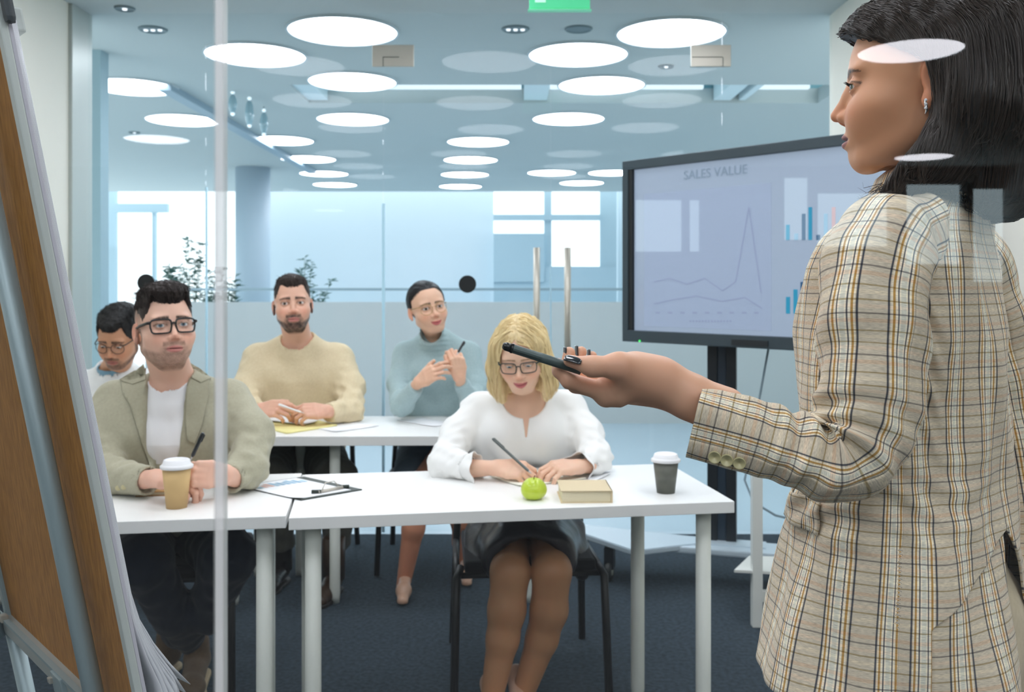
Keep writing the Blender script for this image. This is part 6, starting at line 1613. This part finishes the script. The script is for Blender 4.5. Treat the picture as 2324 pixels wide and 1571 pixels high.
    V, Q, Cc = merge(parts); pyobj('body', V, Q, skinm, T, col=Cc)
    nm = mat('nail_polish', srgb(38, 42, 46), 0.12, spec=0.8, coat=0.6)
    def nail(c, along, normal, L, Wn, t=0.0012):
        X = Vector(along).normalized(); Z = Vector(normal); Z = (Z - X * Z.dot(X)).normalized(); Y = Z.cross(X)
        V = []; Fc = []; n = 8
        for i in range(n + 1):
            for j in range(n + 1):
                s, r = i / n * 2 - 1, j / n * 2 - 1
                w = Wn * (1 - 0.12 * max(s, 0) ** 3 - 0.25 * max(-s, 0) ** 4); V.append(Vector(c) + X * s * L + Y * r * w - Z * (r * r * Wn * 0.32 + s * s * L * 0.08))
        for i in range(n):
            for j in range(n): q = i * (n + 1) + j; Fc.append((q, q + 1, q + n + 2, q + n + 1))
        o = pyobj('fingernail', V, Fc, nm, T); md = o.modifiers.new('t', 'SOLIDIFY'); md.thickness = t; md.offset = 0
    nail(P(1302, 813, 1.108), P(1285, 809, 1.112) - P(1318, 818, 1.106), (0.05, -0.5, 0.85), 0.0105, 0.0062)
    for (u, v, dd, du) in ((1280, 800, 1.170, 0), (1306, 797, 1.194, 0), (1334, 805, 1.216, 0)):
        nail(P(u, v, dd), (-0.05, 0.0, 1), (-1, -0.25, 0.1), 0.0068, 0.0052)
    eyes(H, T, (-0.38, 1, -0.06), "green")
    # lashes
    bm = bmesh.new()
    for k in range(16):
        a = -0.9 + 1.8 * k / 15; r0 = Vector((-0.0315 + 0.0135 * math.sin(a), 0.0880 - 0.006 * abs(math.sin(a)), 0.0036 - 0.003 * abs(math.sin(a)) ** 2))
        tube_bm([H.w(r0), H.w(r0 + Vector((0.001 * math.sin(a), 0.0045, 0.0006))), H.w(r0 + Vector((0.003 * math.sin(a), 0.0085, 0.0035)))], [0.0004, 0.0003, 0.0001], 4, bm)
    obj('eyelashes', bm, mat('lash', (0.01, 0.008, 0.008), 0.5), T)
    # earring
    e = H.w((-0.0825, -0.001, -0.040)); er = obj('earring', tube_bm([e + Vector((0, -0.002, 0.006)), e + Vector((0.001, -0.003, 0)), e + Vector((0.002, -0.003, -0.008)), e + Vector((0.0, -0.003, -0.012))], [0.0012, 0.0022, 0.0018, 0.0006], 8), mat('silver', (0.8, 0.8, 0.82), 0.2, 1.0), T, smooth=True)
    for dz in (0.005, 0.0, -0.005):
        bm = bmesh.new(); bmesh.ops.create_icosphere(bm, subdivisions=1, radius=0.0022); bm.transform(Matrix.Translation(e + Vector((0, -0.005, dz)))); obj('earring_stone', bm, mat('crystal', (0.9, 0.92, 0.95), 0.05, spec=1.0), er)
    # hair
    zz_ = [-0.20, -0.150, -0.12, -0.085, -0.05, -0.01, 0.018, 0.032, 0.045, 0.060, 0.075, 0.095, 0.20]
    ee_ = [0.065, 0.062, 0.036, 0.004, -0.010, -0.012, -0.006, 0.020, 0.040, 0.068, 0.090, 0.30, 0.30]
    def hair(p):
        q = H.loc(p); ax = np.abs(q[:, 0]); y = q[:, 1]; z = q[:, 2]; m = np.stack([ax, y, z], 1)
        d = ell(q, (0, -0.020, 0.036), (0.086, 0.110, 0.096))
        d = smin(d, ell(q, (0, 0.045, 0.055), (0.060, 0.060, 0.055)), 0.03)
        d = smin(d, chain(m, [(0.066, -0.045, 0.04), (0.078, -0.055, -0.04), (0.076, -0.010, -0.110), (0.062, 0.040, -0.150)], [0.034, 0.030, 0.030, 0.012], 0.03), 0.04)
        d = smin(d, chain(m, [(0.030, -0.080, 0.04), (0.040, -0.098, -0.05), (0.045, -0.090, -0.150)], [0.055, 0.048, 0.040], 0.03), 0.05)
        d = d + 0.0022 * wob(q, (50, 50, 9), 7, 4) + 0.0010 * wob(q, (220, 220, 14), 8, 9)
        lo = -0.172 + 0.010 * np.sin(q[:, 0] * 60) + 0.25 * np.clip(y + 0.02, 0, 1)
        d = smax(d, lo - z, 0.012)
        d = smax(d, y - np.interp(z, zz_, ee_), 0.010)
        d = smax(d, -rc(q, (0, -0.03, -0.09), (0, -0.03, -0.25), 0.048, 0.056), 0.01)
        return d * H.s
    V, Q = nets(hair, H.c - (0.22, 0.22, 0.24), H.c + (0.22, 0.22, 0.17), 0.0026)
    hm = mat('hair_dark_brown', srgb(32, 26, 23), 0.42, spec=0.4, noise=((300, 300, 20), 0.5, srgb(54, 42, 34)), bump=((700, 700, 40), 0.5, 0.001))
    ho = pyobj('hair', V, Q, hm, T)
    st = surf_pts(hair, H.c - 0.14, H.c + 0.15, 7000, 11, lambda p: (H.loc(p)[:, 2] > -0.12))
    def comb(p, i):
        q = H.loc(p); s = np.sign(q[:, 0] + 1e-4); x, y, z = q.T; up = np.clip((z - 0.03) / 0.07, 0, 1)
        v = np.stack([s * (0.15 + 0.8 * up), -0.95 * up - 0.15 * np.clip(z / 0.03, -1, 1) + 0.35 * np.clip((-z - 0.07) / 0.05, 0, 1) * (y > -0.06), -1.0 + 0.55 * up], 1)
        return (v @ H.R.T).astype(np.float32)
    V2, Q2 = strands(hair, st, comb, steps=18, seg=0.0095, w=0.00055, lift=0.0035, seed=4)
    hs = mat('hair_strand', srgb(54, 42, 34), 0.33, spec=0.5)
    pyobj('hair_strands', V2, Q2, hs, ho, kind='stuff')
    # loose wisps at the ends and at the forehead, free of the surface
    r = np.random.default_rng(5); bm = bmesh.new()
    for k in range(90):
        a = Vector((-r.uniform(0.05, 0.075), r.uniform(0.02, 0.05), r.uniform(-0.155, -0.130))); b_ = a + Vector((r.uniform(-.006, .006), r.uniform(0.010, 0.03), r.uniform(-0.02, -0.004))); c_ = b_ + Vector((0, r.uniform(0.0, 0.012), r.uniform(-0.004, 0.010)))
        tube_bm([H.w(a), H.w(b_), H.w(c_)], [0.0006, 0.0004, 0.0001], 3, bm)
    for k in range(60):
        a = Vector((r.uniform(-0.05, 0.03), r.uniform(0.070, 0.082), r.uniform(0.078, 0.092))); b_ = a + Vector((r.uniform(-.006, .002), r.uniform(0.006, 0.013), r.uniform(-0.006, 0.002)))
        tube_bm([H.w(a), H.w(a.lerp(b_, .6) + Vector((0, 0, 0.003))), H.w(b_)], [0.0006, 0.0004, 0.0001], 3, bm)
    obj('hair_wisps', bm, hs, ho, kind='stuff')
    # plain top under the jacket
    def top(p): return smin(ell(p, (.535, 1.295, 1.30), (.100, .085, .17)), ell(p, (.53, 1.295, 1.05), (.10, .09, .20)), 0.05)
    V, Q = nets(top, (.36, 1.15, .85), (.72, 1.45, 1.50), 0.009); pyobj('top', V, Q, cloth('top_ivory', srgb(225, 220, 208), 0.85), T)
    # trousers and shoes
    tr = cloth('trousers_beige', srgb(206, 190, 160), 0.85, srgb(190, 174, 144))
    c0 = Vector((.53, 1.295, 0)); Lh = Vector((-0.65, -0.76, 0)) * 0.10; legs_mesh('trousers', [([c0 + Vector((0, 0, 1.0)), c0 + Lh * 0.6 + Vector((0.01, -0.01, 0.88)), c0 + Lh + Vector((0, 0, 0.5)), c0 + Lh * 1.1 + Vector((0.02, 0, 0.12))], [0.118, 0.130, 0.105, 0.085]),
        ([c0 + Vector((0, 0, 1.0)), c0 - Lh * 0.6 + Vector((0.01, -0.01, 0.88)), c0 - Lh + Vector((0, 0, 0.5)), c0 - Lh * 1.1 + Vector((0.02, 0, 0.12))], [0.118, 0.130, 0.105, 0.085])], tr, T, 0.010, fold=0.003)
    for s in (1, -1):
        q = c0 + Lh * 1.1 * s; shoe('shoe', (q.x + 0.03, q.y - 0.02, 0.03), (q.x - 0.13, q.y + 0.11, 0.0), mat('shoe_dark', srgb(40, 34, 32), 0.35), T, 0.040, 0.06)
    # the pen
    dg = mat('pen_slate', srgb(74, 88, 86), 0.4); a = P(1140, 784, 1.128); b2 = P(1322, 842, 1.128)
    t = thing('marker_pen', 'dark slate marker pen in the outstretched hand of the presenter', 'pen', a)
    dv = (b2 - a).normalized(); M = Matrix.Translation(a) @ Vector((0, 0, 1)).rotation_difference(dv).to_matrix().to_4x4(); L = (b2 - a).length; r_ = 0.0054
    obj('barrel', lathe_bm([(0, 0.012), (r_ * .9, 0.012), (r_, 0.014), (r_, 0.046), (r_ * 1.05, 0.0465), (r_ * 1.05, L * 0.98), (0, L)], 28, M=M), dg, t, smooth=False)
    for q in t.children:
        for p_ in q.data.polygons: p_.use_smooth = True
    obj('end_cap', lathe_bm([(0, 0), (r_ * .6, 0.0005), (r_ * .95, 0.004), (r_ * .98, 0.012), (0, 0.012)], 24, M=M), mat('cap_black', srgb(22, 24, 26), 0.25), t, smooth=True)
    obj('cap_ring', lathe_bm([(r_ * .9, 0.011), (r_ * 1.1, 0.011), (r_ * 1.1, 0.0135), (r_ * .9, 0.0135)], 24, M=M), MATS['cap_black'], t)
    obj('pen_clip', box_bm((-0.0014, -r_ * 1.35, 0.014), (0.0014, -r_ * 0.95, 0.048), 0.0003, M), dg, t)
presenter()
